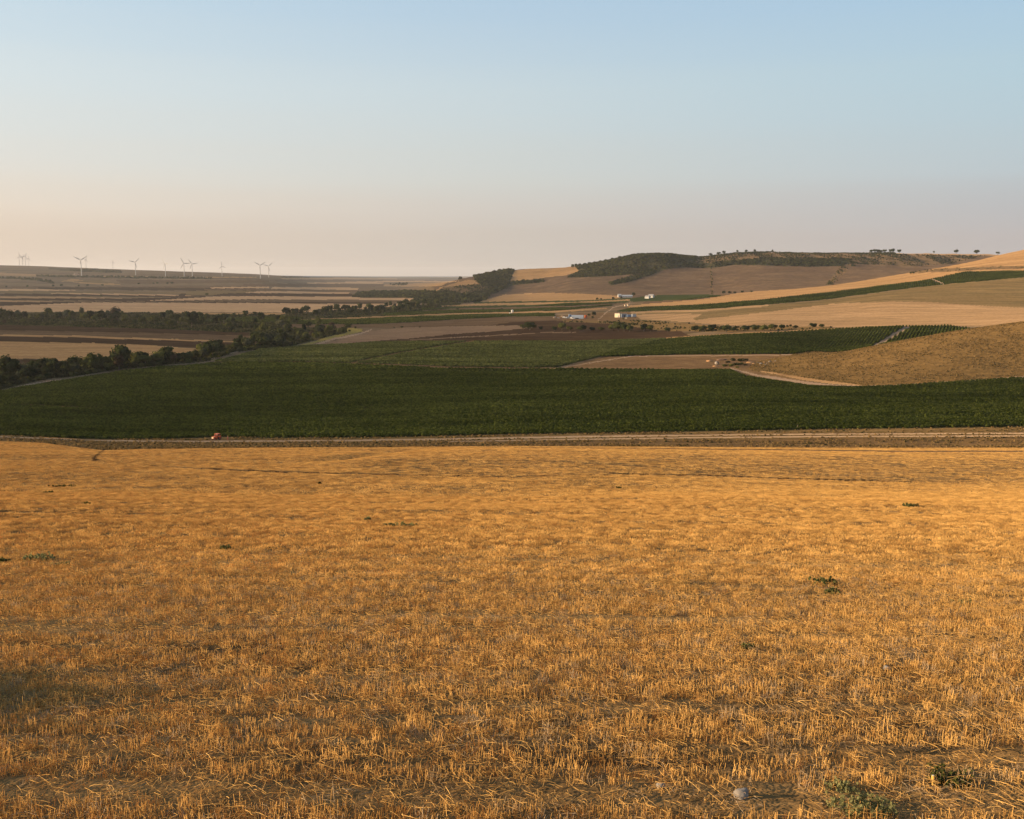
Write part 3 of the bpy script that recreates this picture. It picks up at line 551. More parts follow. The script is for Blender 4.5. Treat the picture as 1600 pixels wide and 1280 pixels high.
# ------------------------------------------------------------------ leaf and straw builders
class Quads:
    def __init__(self): self.v = []; self.f = []
    def quad(self, c, u, w):
        n = len(self.v); self.v += [c - u - w, c + u - w, c + u + w, c - u + w]; self.f.append((n, n + 1, n + 2, n + 3))
    def tri(self, a, b, c):
        n = len(self.v); self.v += [a, b, c]; self.f.append((n, n + 1, n + 2))
    def tube(self, pts, radii, sides=5, cap=False):
        rings = []
        for k, (p, r) in enumerate(zip(pts, radii)):
            d = (pts[min(k + 1, len(pts) - 1)] - pts[max(k - 1, 0)]).normalized()
            x = d.orthogonal().normalized(); y = d.cross(x); n = len(self.v)
            self.v += [p + (x * math.cos(2 * math.pi * q / sides) + y * math.sin(2 * math.pi * q / sides)) * r for q in range(sides)]
            rings.append(n)
        for a0, b0 in zip(rings, rings[1:]):
            for q in range(sides):
                q2 = (q + 1) % sides; self.f.append((a0 + q, a0 + q2, b0 + q2, b0 + q))
        if cap:
            self.f.append(tuple(rings[0] + q for q in reversed(range(sides)))); self.f.append(tuple(rings[-1] + q for q in range(sides)))
    def box(self, lo, hi, rot=None):
        n = len(self.v)
        c = [Vector((x, y, z)) for x in (lo[0], hi[0]) for y in (lo[1], hi[1]) for z in (lo[2], hi[2])]
        if rot is not None: c = [rot @ p for p in c]
        self.v += c
        self.f += [tuple(n + k for k in q) for q in ((0, 1, 3, 2), (4, 6, 7, 5), (0, 4, 5, 1), (2, 3, 7, 6), (0, 2, 6, 4), (1, 5, 7, 3))]
    def prism(self, outline, x0, x1):              # outline in (y, z), drawn along x
        n = len(self.v); m = len(outline)
        self.v += [Vector((x0, y, z)) for y, z in outline] + [Vector((x1, y, z)) for y, z in outline]
        self.f += [tuple(n + k for k in range(m)), tuple(n + m + k for k in reversed(range(m)))]
        for k in range(m): self.f.append((n + k, n + m + k, n + m + (k + 1) % m, n + (k + 1) % m))
    def mesh(self, name, mat=None, smooth=False):
        me = bpy.data.meshes.new(name); me.from_pydata([tuple(p) for p in self.v], [], self.f); me.update()
        if mat is not None: me.materials.append(mat)
        if smooth: me.polygons.foreach_set('use_smooth', [True] * len(me.polygons))
        return me
R = random.Random(5)
def rvec():
    while True:
        v = Vector((R.uniform(-1, 1), R.uniform(-1, 1), R.uniform(-1, 1)))
        if 0.05 < v.length < 1: return v.normalized()
def leaf(q, c, n, size):
    n = (n + rvec() * 0.5).normalized(); u = n.orthogonal().normalized(); u.rotate(Matrix.Rotation(R.uniform(0, 6.28), 3, n)); w = n.cross(u)
    q.quad(c, u * size * R.uniform(.7, 1.2), w * size * R.uniform(.5, .9))
def blob(q, c, r, count, size):
    for _ in range(count):
        d = rvec(); d.z = d.z * 0.9 + 0.1
        leaf(q, c + Vector((d.x * r.x, d.y * r.y, d.z * r.z)) * R.uniform(.72, 1.06), d, size)

LEAF = {
 'dark':   leaf_mat('dark_leaves', (.018, .024, .009), (.052, .062, .021), .15, 3.0),
 'olive':  leaf_mat('olive_leaves', (.040, .046, .014), (.105, .108, .030), .2, 3.0),
 'silver': leaf_mat('silver_leaves', (.034, .040, .022), (.088, .092, .052), .2, 3.0),
 'rust':   leaf_mat('rusty_leaves', (.040, .030, .018), (.085, .060, .036), .2, 3.0),
 'vine':   leaf_mat('vine_leaves', (.031, .045, .009), (.094, .112, .023), .30, 0.9, broad=True),
 'vine_pale': leaf_mat('pale_vine_leaves', (.062, .076, .023), (.155, .168, .052), .32, 0.9, broad=True),
 'scrub':  leaf_mat('scrub_leaves', (.022, .026, .010), (.080, .076, .030), .15, 3.0),
 'weed':   leaf_mat('weed_leaves', (.10, .105, .036), (.25, .235, .10), .35, 0.1),
 'dry':    leaf_mat('dry_leaves', (.15, .10, .04), (.34, .22, .085), .2, 0.5),
}
BARK = paint_mat('bark', (.10, .075, .055), .9, 0, .4, 2)
STRAW = leaf_mat('straw', (.53, .305, .094), (.83, .530, .182), .28, 0.10)
STRAW_GREY = leaf_mat('weathered_straw', (.30, .21, .12), (.52, .38, .23), .2, 0.15)

# ------------------------------------------------------------------ scattering of stuff
def scatter(name, P, protos, scale, rotz, kind='stuff', label=None, cat=None, tilt=None):
    c = bpy.data.collections.new(name + '_source')
    for p in protos: c.objects.link(p)
    n = len(P); me = bpy.data.meshes.new(name); me.vertices.add(n); me.vertices.foreach_set('co', np.asarray(P, np.float32).ravel())
    rot = np.zeros((n, 3), np.float32); rot[:, 2] = rotz
    if tilt is not None: rot[:, 0] = tilt[:, 0]; rot[:, 1] = tilt[:, 1]
    sc = np.asarray(scale, np.float32); sc = np.repeat(sc[:, None], 3, 1) if sc.ndim == 1 else sc
    for nm, tp, arr in (('rot', 'FLOAT_VECTOR', rot), ('size', 'FLOAT_VECTOR', sc)):
        at_ = me.attributes.new(nm, tp, 'POINT'); at_.data.foreach_set('vector', arr.ravel())
    at_ = me.attributes.new('pick', 'INT', 'POINT'); at_.data.foreach_set('value', RNG.integers(0, len(protos), n).astype(np.int32))
    o = mesh_obj(name, me); tag(o, label, cat, kind=kind)
    g = bpy.data.node_groups.new(name, 'GeometryNodeTree')
    g.interface.new_socket('Geometry', in_out='INPUT', socket_type='NodeSocketGeometry'); g.interface.new_socket('Geometry', in_out='OUTPUT', socket_type='NodeSocketGeometry')
    gi, go = g.nodes.new('NodeGroupInput'), g.nodes.new('NodeGroupOutput')
    ip, ci = g.nodes.new('GeometryNodeInstanceOnPoints'), g.nodes.new('GeometryNodeCollectionInfo')
    ci.inputs['Collection'].default_value = c; ci.inputs['Separate Children'].default_value = True; ci.inputs['Reset Children'].default_value = True
    ip.inputs['Pick Instance'].default_value = True
    def attr(nm, tp, sck):
        a_ = g.nodes.new('GeometryNodeInputNamedAttribute'); a_.data_type = tp; a_.inputs['Name'].default_value = nm
        g.links.new(next(x for x in a_.outputs if x.name == 'Attribute' and x.enabled), sck)
    attr('rot', 'FLOAT_VECTOR', ip.inputs['Rotation']); attr('size', 'FLOAT_VECTOR', ip.inputs['Scale']); attr('pick', 'INT', ip.inputs['Instance Index'])
    g.links.new(gi.outputs[0], ip.inputs['Points']); g.links.new(ci.outputs[0], ip.inputs['Instance']); g.links.new(ip.outputs[0], go.inputs[0])
    md = o.modifiers.new('scatter', 'NODES'); md.node_group = g
    return o
def proto(name, me): return bpy.data.objects.new(name, me)
def on_fields(X, Y, mats):
    Z = height(X, Y); px, py = project(X, Y, Z); f = classify(px, py, Y, X)
    key = np.array(['stubble'] + [m_ for _, m_, *_ in FIELDS]); ok = np.isin(key[f], mats)
    ok &= ~((f == 0) & (Y > 440)) & (px > np.where(Y < 45, -1200, -250)) & (px < np.where(Y < 45, 2800, 1850))
    return X[ok], Y[ok], Z[ok], px[ok], py[ok]
def lattice(x0, x1, y0, y1, row, step, ang, jit=0.3):
    c, s_ = math.cos(ang), math.sin(ang); L = math.hypot(x1 - x0, y1 - y0) / 2 + 5; mx, my = (x0 + x1) / 2, (y0 + y1) / 2
    u, v = np.meshgrid(np.arange(-L, L, step), np.arange(-L, L, row)); u = u.ravel(); v = v.ravel()
    u = u + RNG.uniform(-jit, jit, u.shape) * step; v = v + RNG.uniform(-jit, jit, u.shape) * row * .35
    X = mx + u * c - v * s_; Y = my + u * s_ + v * c
    k = (X > x0) & (X < x1) & (Y > y0) & (Y < y1) & (np.abs(X) < Y * 0.62 + 6.5)
    return X[k], Y[k]

# --- stubble: standing stalks in drilled rows, with fallen straw between them
def tuft(n, spread, h0, h1, r, mat):
    q = Quads()
    for _ in range(n):
        a_ = R.uniform(0, 6.28); d = spread * math.sqrt(R.random()); b0 = Vector((math.cos(a_) * d, math.sin(a_) * d * .6, -0.02))
        lean = Vector((R.gauss(0, .16), R.gauss(0, .16), 1)); h = R.uniform(h0, h1); rr_ = r * R.uniform(.7, 1.3)
        q.tube([b0, b0 + lean * h], [rr_, rr_ * .8], 3)
        if R.random() < .3:
            t_ = b0 + lean * h * R.uniform(.3, .9); e = t_ + Vector((R.gauss(0, .06), R.gauss(0, .06), R.uniform(-.06, .02))); q.tube([t_, e], [rr_ * .7, rr_ * .3], 3)
    return q.mesh('stubble_tuft', mat)
def litter(n, spread, l0, l1, r, mat):
    q = Quads()
    for _ in range(n):
        c = Vector((R.uniform(-spread, spread), R.uniform(-spread, spread), R.uniform(.0, .07))); a_ = R.uniform(0, 6.28)
        d = Vector((math.cos(a_), math.sin(a_), R.gauss(0, .22))) * R.uniform(l0, l1) * .5
        k = Vector((R.gauss(0, .008), R.gauss(0, .008), R.uniform(0, .012)))
        q.tube([c - d, c + k, c + d], [r, r, r * .7], 3)
    return q.mesh('fallen_straw', mat)
tufts = [proto('stubble_tuft', tuft(20, .14, .035, .135, .0030, STRAW if k_ % 9 else STRAW_GREY)) for k_ in range(9)]
mats_ = [proto('stubble_tuft', tuft(70, .36, .04, .115, .0045, STRAW)) for k_ in range(8)]
coarse = [proto('stubble_tuft', tuft(80, 1.0, .05, .125, .0095, STRAW)) for _ in range(7)]
straws = [proto('fallen_straw', litter(20, .22, .05, .20, .0022, STRAW if k < 6 else STRAW_GREY)) for k in range(7)]
ROW = -0.055
def thin(X, Y):                                            # where the straw stands thick, where the ground shows
    xr = X * math.cos(ROW) + Y * math.sin(ROW); yr = Y * math.cos(ROW) - X * math.sin(ROW)
    f = fbm(xr / 15.0, np.log(np.maximum(yr, 3)) * 26, 71, 3); near = np.clip(1.15 - Y / 35, .12, 1)
    # passes of the combine: pairs of wheel lines pressed into the straw, a swath edge between
    ph = np.mod(yr + .35 * fbm(xr / 18, yr / 40, 79, 2), 5.6); wk = .30 + .012 * Y
    lines = np.exp(-((ph - 1.6) / wk) ** 2) + np.exp(-((ph - 3.5) / wk) ** 2) + .5 * np.exp(-((ph - 5.2) / wk) ** 2)
    f = f * np.clip(1.25 - Y / 220, .5, 1) - np.clip(1.1 - Y / 130, .22, .95) * lines * np.clip(.65 + .8 * fbm(xr / 11, yr / 3, 83, 2), 0, 1.2)
    g_ = fbm(X / 0.8, Y / 0.45, 73, 2); big = fbm(X / 14, Y / 9, 77, 2)
    return 0.90 + (0.75 + .35 * near) * f + 0.34 * near * g_ + 0.25 * near * big - .22 * np.clip((15 - Y) / 6, 0, 1)
pts = []
X, Y = lattice(-24, 24, 5.5, 27, .22, .115, ROW); X, Y, Z, px, py = on_fields(X, Y, ['stubble'])
k = RNG.random(len(X)) < np.clip(thin(X, Y), .06, 1); X, Y, Z = X[k], Y[k], Z[k]
hs = RNG.uniform(.65, 1.2, len(X)) * np.clip(.75 + .5 * thin(X, Y), .5, 1.15)
scatter('stubble', np.stack([X, Y, Z], 1), tufts, np.stack([np.full(len(X), 1.0), np.full(len(X), 1.0), hs], 1), RNG.uniform(0, 6.28, len(X)))
n1 = len(X)
X, Y = lattice(-60, 60, 25, 92, .34, .36, ROW, .5); X, Y, Z, px, py = on_fields(X, Y, ['stubble'])
k = RNG.random(len(X)) < np.clip(thin(X, Y) + .1, .08, 1); X, Y, Z = X[k], Y[k], Z[k]
scatter('stubble', np.stack([X, Y, Z], 1), mats_, np.stack([np.ones(len(X)), np.ones(len(X)), RNG.uniform(.7, 1.15, len(X))], 1), RNG.uniform(0, 6.28, len(X)))
n2 = len(X)
X, Y = lattice(-280, 280, 90, 425, .95, .98, ROW, .5); X, Y, Z, px, py = on_fields(X, Y, ['stubble', 'rough'])
dull = inside(px, py, [(500, 718), (620, 714), (1000, 709), (2000, 711), (2000, 759), (1330, 752), (1100, 744), (800, 745), (600, 738)])
k = RNG.random(len(X)) < np.clip(thin(X, Y) + .2 - .32 * dull, .1, 1); X, Y, Z = X[k], Y[k], Z[k]
scatter('stubble', np.stack([X, Y, Z], 1), coarse, np.stack([np.ones(len(X)), np.ones(len(X)), RNG.uniform(.7, 1.1, len(X))], 1), RNG.uniform(0, 6.28, len(X)))
n3 = len(X)
X, Y = lattice(-25, 25, 5.5, 34, .25, .26, ROW, .6); X, Y, Z, px, py = on_fields(X, Y, ['stubble'])
k = RNG.random(len(X)) < np.clip(.75 + .8 * fbm(X / 1.3, Y / .8, 81, 2), .15, 1); X, Y, Z = X[k], Y[k], Z[k]
scatter('straw', np.stack([X, Y, Z], 1), straws, RNG.uniform(.7, 1.25, len(X)), RNG.uniform(0, 6.28, len(X)))
print('STUBBLE', n1, n2, n3, len(X))
# unseen dry weeds, added out of frame to cast broken shade on the stubble
tall = [proto('tall_weed', tuft(9, .16, .35, .80, .010, STRAW_GREY)) for _ in range(4)]
X = RNG.uniform(-11.6, -7.9, 230); Y = 13.1 + RNG.normal(0, .85, 230) - (X + 9) * .05; Z = height(X, Y)
scatter('shade_weeds', np.stack([X, Y, Z], 1), tall, RNG.uniform(.55, 1.1, 230), RNG.uniform(0, 6.28, 230))

# --- vineyards
def vine_bush(r, h, n, size, mat):
    q = Quads(); blob(q, Vector((0, 0, h * .55)), Vector((r, r * .8, h * .5)), n, size); return q.mesh('vine', mat)
near_v = [proto('vine', vine_bush(.72, 1.25, 28, .24, LEAF['vine'])) for _ in range(5)]
far_v = [proto('vine', vine_bush(1.5, 1.5, 34, .42, LEAF['vine'])) for _ in range(4)]
pale_v = [proto('vine', vine_bush(1.05, 1.5, 30, .36, LEAF['vine_pale'])) for _ in range(4)]
mid_v = [proto('vine', vine_bush(1.05, 1.6, 30, .36, LEAF['vine'])) for _ in range(4)]
def vines(x0, x1, y0, y1, row, step, ang, protos, mat, keep=.96, hi=1.0):
    X, Y = lattice(x0, x1, y0, y1, row, step, ang); X, Y, Z, px, py = on_fields(X, Y, [mat])
    k = RNG.random(len(X)) < keep + .25 * np.minimum(0, .25 + fbm(X / 25, Y / 25, 91, 3)); X, Y, Z = X[k], Y[k], Z[k]
    v = np.clip(1 + .55 * fbm(X / 70, Y / 22, 93, 3), .55, 1.5) * RNG.uniform(.8, 1.15, len(X)) * hi
    scatter('vines', np.stack([X, Y, Z], 1), protos, np.stack([np.ones(len(X)), np.ones(len(X)), v], 1), RNG.uniform(0, 6.28, len(X)), label='dense green vine rows covering the valley vineyard' if mat == 'vine' else 'paler vine plots beyond the pale field strip' if mat == 'vine_soil' else 'dark green crop strips on the far slopes')
    return len(X)
print('VINES', vines(-460, 520, 405, 778, 1.95, 1.25, .22, near_v, 'vine'),
      vines(-420, 640, 778, 1400, 3.3, 1.7, 1.15, mid_v, 'vine'),
      vines(-420, 640, 778, 1400, 2.9, 1.7, .1, pale_v, 'vine_soil'),
      vines(-500, 1300, 1200, 2450, 4.2, 3.6, 1.2, far_v, 'green', .93, 1.1))

# --- scrub on the hills, low bushes on the scarp, spur tussocks
def scrub_bush(r, h, n, size, mat):
    q = Quads()
    for _ in range(3): blob(q, Vector((R.uniform(-r, r) * .5, R.uniform(-r, r) * .5, h * R.uniform(.35, .6))), Vector((r * .6, r * .6, h * .45)), n // 3, size)
    return q.mesh('bush', mat)
sb = [proto('bush', scrub_bush(2.6, 3.6, 36, .9, LEAF[k])) for k in ('scrub', 'scrub', 'olive', 'dark', 'scrub')]
tus = [proto('tussock', scrub_bush(.55, .55, 15, .2, LEAF[k])) for k in ('dry', 'dry', 'dry', 'dry', 'scrub')]
def scrub(x0, x1, y0, y1, step, mats, keep, lo, hi, label, protos=None, name='scrub'):
    X, Y = lattice(x0, x1, y0, y1, step, step, .3, .9); X, Y, Z, px, py = on_fields(X, Y, mats)
    k = (RNG.random(len(X)) < keep(X, Y)) & ~((px > 326) & (px < 362) & (Y < 460) & (py < 689.5)); X, Y, Z = X[k], Y[k], Z[k]
    if len(X): scatter(name, np.stack([X, Y, Z], 1), protos or sb, RNG.uniform(lo, hi, len(X)), RNG.uniform(0, 6.28, len(X)), label=label)
    return len(X)
print('SCRUB', scrub(-1000, 2200, 2680, 4700, 7.0, ['wood'], lambda X, Y: np.clip(.85 + 1.3 * fbm(X / 50, Y / 90, 101, 3), .12, 1), .5, 1.9, 'dark scrub wood clothing the far hill'),
      scrub(-420, 2200, 2680, 4700, 8.5, ['scarp'], lambda X, Y: np.clip(.62 + 2.0 * fbm(X / 45, Y / 150, 103, 3), 0.08, .95), .4, 1.2, 'scattered bushes on the dry scarp below the ridge'),
      scrub(-3200, 0, 4000, 12000, 26.0, ['wood'], lambda X, Y: np.full(X.shape, .9), 1.6, 3.0, 'thin far woods along the edge of the plain'),
      scrub(-300, 1300, 1500, 2640, 7.0, ['scarp'], lambda X, Y: np.full(X.shape, .12), .3, .6, 'rough low growth along the edge of the gold slope'),
      scrub(-950, 420, 560, 3300, 4.6, ['scrub_grass'], lambda X, Y: np.clip(.42 + 1.3 * fbm(X / 30, Y / 60, 105, 2), .05, .9), .3, .8, 'dark undergrowth filling the belts of trees'),
      scrub(-620, 0, 560, 1150, 3.4, ['scrub_grass'], lambda X, Y: np.clip(.7 + .8 * fbm(X / 25, Y / 40, 115, 2), .2, 1), .5, 1.2, 'dense undergrowth along the near vineyard'),
      scrub(60, 620, 1150, 1900, 4.6, ['verge'], lambda X, Y: np.clip(.05 + .9 * fbm(X / 25, Y / 40, 107, 2), .02, .8), .25, .7, 'low growth on the rough strip below the farm'),
      scrub(80, 640, 640, 960, 1.7, ['spur'], lambda X, Y: np.clip(.55 + .8 * fbm(X / 14, Y / 14, 109, 2), .1, 1), .45, 1.15, 'brown tussocks over the spur on the right', tus, 'tussocks'),
      scrub(-280, 280, 300, 470, 1.1, ['verge', 'brown_strip'], lambda X, Y: np.clip(.22 + .9 * fbm(X / 20, Y / 4, 111, 3), .03, .8), .45, 1.0, 'dry weeds on the verges of the field road', tus, 'dry_weeds'))

# ------------------------------------------------------------------ trees
def crown_round(kind, w, h, base, lobes, per, size):
    q = Quads()
    for k in range(lobes):
        a_ = 6.28 * k / lobes * 2.4 + R.uniform(-.4, .4); d = w * R.uniform(.15, .62) * (0 if k == 0 else 1)
        z = base + (h - base) * (R.uniform(.30, .80) if k else .62)
        fall = 1 - .45 * max(0, (z - base) / (h - base) - .5)
        r = w * R.uniform(.36, .52) * fall
        blob(q, Vector((math.cos(a_) * d, math.sin(a_) * d, z)), Vector((r, r, min(r * .85, (h - base) * .36))), per, size)
    for _ in range(per):                                  # loose sprays that break the outline
        d = rvec(); leaf(q, Vector((d.x * w * .92, d.y * w * .92, base + (h - base) * (.55 + .48 * d.z))), d, size * .8)
    return q.mesh('crown', LEAF[kind])
def trunk_mesh(h, r):
    q = Quads(); top = Vector((R.uniform(-.3, .3), R.uniform(-.3, .3), h * .55))
    q.tube([Vector((0, 0, -.6)), Vector((0, 0, h * .15)), top * .6, top], [r * 1.5, r, r * .75, r * .5], 7)
    for k in range(5):
        a_ = k * 1.26 + R.uniform(-.3, .3); b0 = top * R.uniform(.55, .98)
        e = b0 + Vector((math.cos(a_), math.sin(a_), R.uniform(.7, 1.3))) * h * .22
        q.tube([b0, (b0 + e) / 2 + Vector((0, 0, h * .02)), e], [r * .42, r * .3, r * .12], 5)
    return q.mesh('trunk', BARK, True)
# every prototype is 10 m tall
TREES = {}
for kind in ('dark', 'olive', 'silver', 'rust'):
    TREES[kind, 'round'] = [(crown_round(kind, 4.6, 10, 1.2, 10, 62, .62), trunk_mesh(10, .28)) for _ in range(3)]
    TREES[kind, 'tall'] = [(crown_round(kind, 2.9, 10, 1.0, 10, 56, .55), trunk_mesh(10, .22)) for _ in range(2)]
TREES['dark', 'lone'] = [(crown_round('dark', 4.3, 10, 2.2, 9, 60, .62), trunk_mesh(10, .40)) for _ in range(3)]
KIND_WORD = {'dark': 'dark green', 'olive': 'olive green', 'silver': 'silvery grey-green', 'rust': 'dry rusty brown'}
TREE_COUNT = [0]
def tree(px, py, hpx, kind, shape, label, group=None, wide=1.0, where=None):
    p = where if where is not None else place(px, py, 300)
    hm_ = hpx * p.y / FPX; k = hm_ / 10.0
    cm, tm = R.choice(TREES[kind, shape])
    o = bpy.data.objects.new('tree', None); COL.objects.link(o); o.location = p - Vector((0, 0, .15)); o.rotation_euler = (0, 0, R.uniform(0, 6.28)); o.scale = (k * wide, k * wide, k)
    o.empty_display_size = .5
    tag(o, label, 'tree', group)
    mesh_obj('trunk', tm, None, o); mesh_obj('crown', cm, None, o); TREE_COUNT[0] += 1
    return o
def poly_points(poly, n, sep, sx=1.0):
    P = np.array(poly, float); lo, hi = P.min(0), P.max(0); out = []; tries = 0
    while len(out) < n and tries < 20000:
        tries += 1; x = R.uniform(lo[0], hi[0]); y = R.uniform(lo[1], hi[1])
        if inside(np.array([x]), np.array([y]), poly)[0] and all(math.hypot((x - a_) / sx, (y - b_) * 2.2) > sep for a_, b_ in out): out.append((x, y))
    return out
def pick_kind(w): return R.choices(['dark', 'olive', 'silver', 'rust'], w)[0]
def belt(poly, n, sep, h0, h1, weights, phrase, group, tall=.25, cuts=()):
    for x, y in sorted(poly_points(poly, n, sep), key=lambda p: p[1]):
        kind = pick_kind(weights)
        sec = next((w for lim, w in cuts if x < lim), '')
        tree(x, y, R.uniform(h0, h1), kind, 'tall' if R.random() < tall else 'round', KIND_WORD[kind] + ' tree ' + phrase + (', ' + sec if sec else ''), group, R.uniform(.9, 1.35))
# belt between the plain and the ploughed strips
belt([(-25, 497), (60, 494), (150, 493), (230, 495), (300, 498), (360, 503), (420, 503), (470, 507), (520, 513), (548, 520), (505, 522), (450, 525), (405, 523), (310, 517), (220, 511), (100, 507), (0, 507), (-25, 507)],
     104, 5.6, 8, 16, (.55, .28, .14, .03), 'in the long belt', 'trees in the belt across the valley', cuts=((70, 'leftmost stretch'), (150, 'below the big gold field'), (235, 'around the upright tree'), (310, 'facing the gold stripe'), (380, 'before the green strip'), (450, 'right of the green strip'), (999, 'nearest the yellow bank')))
belt([(395, 524), (440, 525), (500, 521), (545, 517), (540, 523), (500, 530), (455, 540), (425, 544), (415, 538)],
     28, 5.5, 7, 13, (.6, .3, .07, .03), 'where the belt narrows beside the yellow bank', 'trees where the two belts meet', .15)
# belt along the near vineyard
belt([(-20, 596), (0, 592), (45, 583), (75, 580), (120, 577), (180, 571), (240, 566), (300, 560), (345, 549), (375, 543), (430, 533), (452, 532), (440, 541), (400, 545), (365, 549), (325, 562), (300, 566), (240, 571), (180, 577), (120, 586), (75, 590), (40, 598), (-20, 606)],
     84, 6.2, 12, 23, (.55, .22, .19, .04), 'along the near vineyard', 'trees along the near vineyard', .2, cuts=((60, 'by the pale track'), (140, 'under the ploughed corner'), (220, 'around the tallest crown'), (310, 'under the gold field'), (999, 'by the earth bank')))
tree(15, 593, 38, 'dark', 'round', 'big dark round tree at the left end of the vineyard belt', None, 1.15)
tree(147, 581, 30, 'olive', 'round', 'bright olive round tree standing out of the near vineyard belt', None, .95)
tree(190, 576, 38, 'dark', 'round', 'tallest dark tree of the near belt, its crown above the gold field', None, 1.0)
tree(186, 578, 25, 'rust', 'tall', 'bare brownish tree in front of the tallest tree of the near belt', None, 1.2)
tree(222, 571, 22, 'dark', 'round', 'broad dark tree just right of the tallest tree in the near belt', None, 1.5)
tree(262, 566, 25, 'dark', 'round', 'dark tree with pale top between gold field and near vineyard', None, 1.2)
tree(385, 544, 17, 'dark', 'round', 'wide dark tree above the bend of the vineyard bank', None, 1.5)
tree(372, 546, 18, 'dark', 'round', 'dark tree on the end of the gold stripe above the bank', None, 1.2)
tree(158, 502, 18, 'dark', 'tall', 'dark upright tree rising highest from the long belt', None, 1.5)
tree(79, 497, 13, 'olive', 'tall', 'small pointed tree sticking out of the long belt against gold stubble', None, 1.1)
tree(300, 512, 26, 'dark', 'round', 'high dark tree in the right half of the long belt', None, 1.0)
tree(180, 505, 8, 'rust', 'round', 'low rusty tree among the green of the long belt', None, 1.6)
# trees past the green field, up to the wooded foot of the hill
belt([(430, 492), (500, 489), (560, 484), (640, 478), (690, 476), (640, 487), (560, 492), (470, 496)], 40, 6.0, 8, 13, (.8, .17, .03, 0), 'in the copse below the plain', 'trees in the copse below the plain', .2, cuts=((500, 'left third'), (580, 'middle third'), (999, 'right third')))
tree(446, 493, 13, 'dark', 'round', 'round dark tree at the left end of the copse below the plain', None, .95)
tree(516, 488, 12, 'dark', 'lone', 'two-lobed dark tree standing above the copse below the plain', None, 1.0)
for x, y, h in ((265, 496, 12), (290, 497, 11), (366, 496, 7), (384, 494, 9), (398, 495, 8), (425, 496, 5)):
    tree(x, y, h, 'dark', 'round', 'small dark tree on the thin hedge behind the green strip', 'trees on the thin hedge', 1.25)
# the long hedge below the farm
HEDGE = [(828, 516, 11, 1.7), (818, 515, 7, 1.4), (845, 516, 5, 1.2), (866, 517, 6, 1.3), (878, 516, 10, 1.2), (890, 517, 6, 1.6), (906, 517, 6, 1.6), (912, 517, 8, 1.1), (925, 517, 5, 2), (940, 517, 5, 2), (957, 517, 9, 1.4), (966, 517, 13, 1.5), (975, 518, 10, 1.3), (984, 519, 9, 1.1), (1006, 518, 10, 1.3), (1016, 518, 9, 1.3), (1043, 519, 6, 1.5), (1086, 519, 9, 1.4), (1098, 519, 9, 1.3), (1113, 519, 10, 1.3), (1135, 519, 10, 1.4), (1146, 519, 7, 1.2), (1165, 518, 8, 1.5), (1180, 518, 9, 1.5), (1194, 518, 9, 1.5), (1207, 516, 8, 1.6), (1222, 515, 7, 1.3), (1243, 514, 5, 1.6), (1270, 513, 7, 1.6), (1284, 512, 5, 1.6)]
for x, y, h, w_ in HEDGE:
    h *= 1.2; w_ *= 1.1
    kind = R.choices(['dark', 'olive'], [.75, .25])[0]
    lab = {828: 'wide dark tree at the left end of the hedge below the farm', 966: 'tallest round tree in the hedge under the cream building'}.get(x, KIND_WORD[kind] + ' tree in the broken hedge, ' + ('over the ploughland' if x < 955 else 'under the cream building' if x < 1050 else 'below the pale slope'))
    tree(x, y, h, kind, 'round', lab, None if x in (828, 966) else 'trees of the broken hedge', w_)
# ridge trees
for x, y, h, w_, lab in ((895, 419, 6, 1.3, 'round dark tree where the gold summit meets the hill wood'), (772, 428, 6, 1.2, 'round dark tree highest on the lower wooded spur'),
                         (1027, 399, 4, 1.1, 'left tree of the pair on the wooded hilltop'), (1031, 399, 4, 1.2, 'right tree of the pair on the wooded hilltop')):
    tree(x, y, h, 'dark', 'round', lab, None, w_)
def ridge_tree(x, h, w_, lab, grp=None):                   # stands on the skyline: the ground's highest image row in that column
    sx = ray(x, 398)[0]; d = np.linspace(3300, 4500, 500); z = height(sx * d, d); _, yy = project(sx * d, d, z); k = int(np.argmin(yy)); p = Vector((sx * d[k], d[k], float(z[k])))
    tree(x, 0, h * .95, 'dark', R.choice(['lone', 'round']), lab, grp, w_ * 1.15, where=p)
for x, h, w_ in ((1110, 5, 1.5), (1123, 5, 1.5), (1131, 6, 1.2), (1152, 5, .9), (1166, 5, 1.1), (1179, 5, .9), (1207, 4, .8)):
    ridge_tree(x, h, w_, 'small dark tree spaced out along the bare summit behind the scarp', 'trees on the bare summit')
for x, h, w_ in ((1361, 5, 1.3), (1366, 6, 1.3), (1371, 6, 1.2), (1376, 5, 1.4), (1382, 6, 1.3), (1391, 6, .9), (1395, 7, 1.0), (1405, 6, 1.2)):
    ridge_tree(x, h, w_, 'dark tree in the close row standing on the plateau skyline', 'row of trees on the plateau skyline')
ridge_tree(1459, 4, 1.0, 'leftmost and smallest of the lone trees on the bare plateau edge')
ridge_tree(1494, 7, 1.0, 'slanting lone tree on the bare plateau edge')
ridge_tree(1526, 7, 1.3, 'broad lone tree on the bare plateau edge')
ridge_tree(1559, 5, 1.4, 'lone tree half hidden behind the gold hilltop')
for x in (900, 906, 914, 921, 929, 938, 947, 957, 968): ridge_tree(x, 4, 1.5, 'round tree along the upper edge of the hill wood', 'trees on the upper edge of the wood')
for x, y in ((1423, 428.6), (1427, 428.2)): tree(x, y, 4, 'dark', 'round', 'small bush-like tree on the skyline of the gold slope', 'pair on the gold slope', 1.3)
for x, y, h in ((990, 463, 6), (933, 469, 4), (939, 469, 3), (958, 468, 4), (971, 467, 4), (1068, 463, 0), ):
    if h: tree(x, y, h, 'dark', 'round', 'round dark tree beside the far white barn' if x == 990 else 'small dark tree along the gold field before the far barn', None if x == 990 else 'trees before the far barn', 1.3)
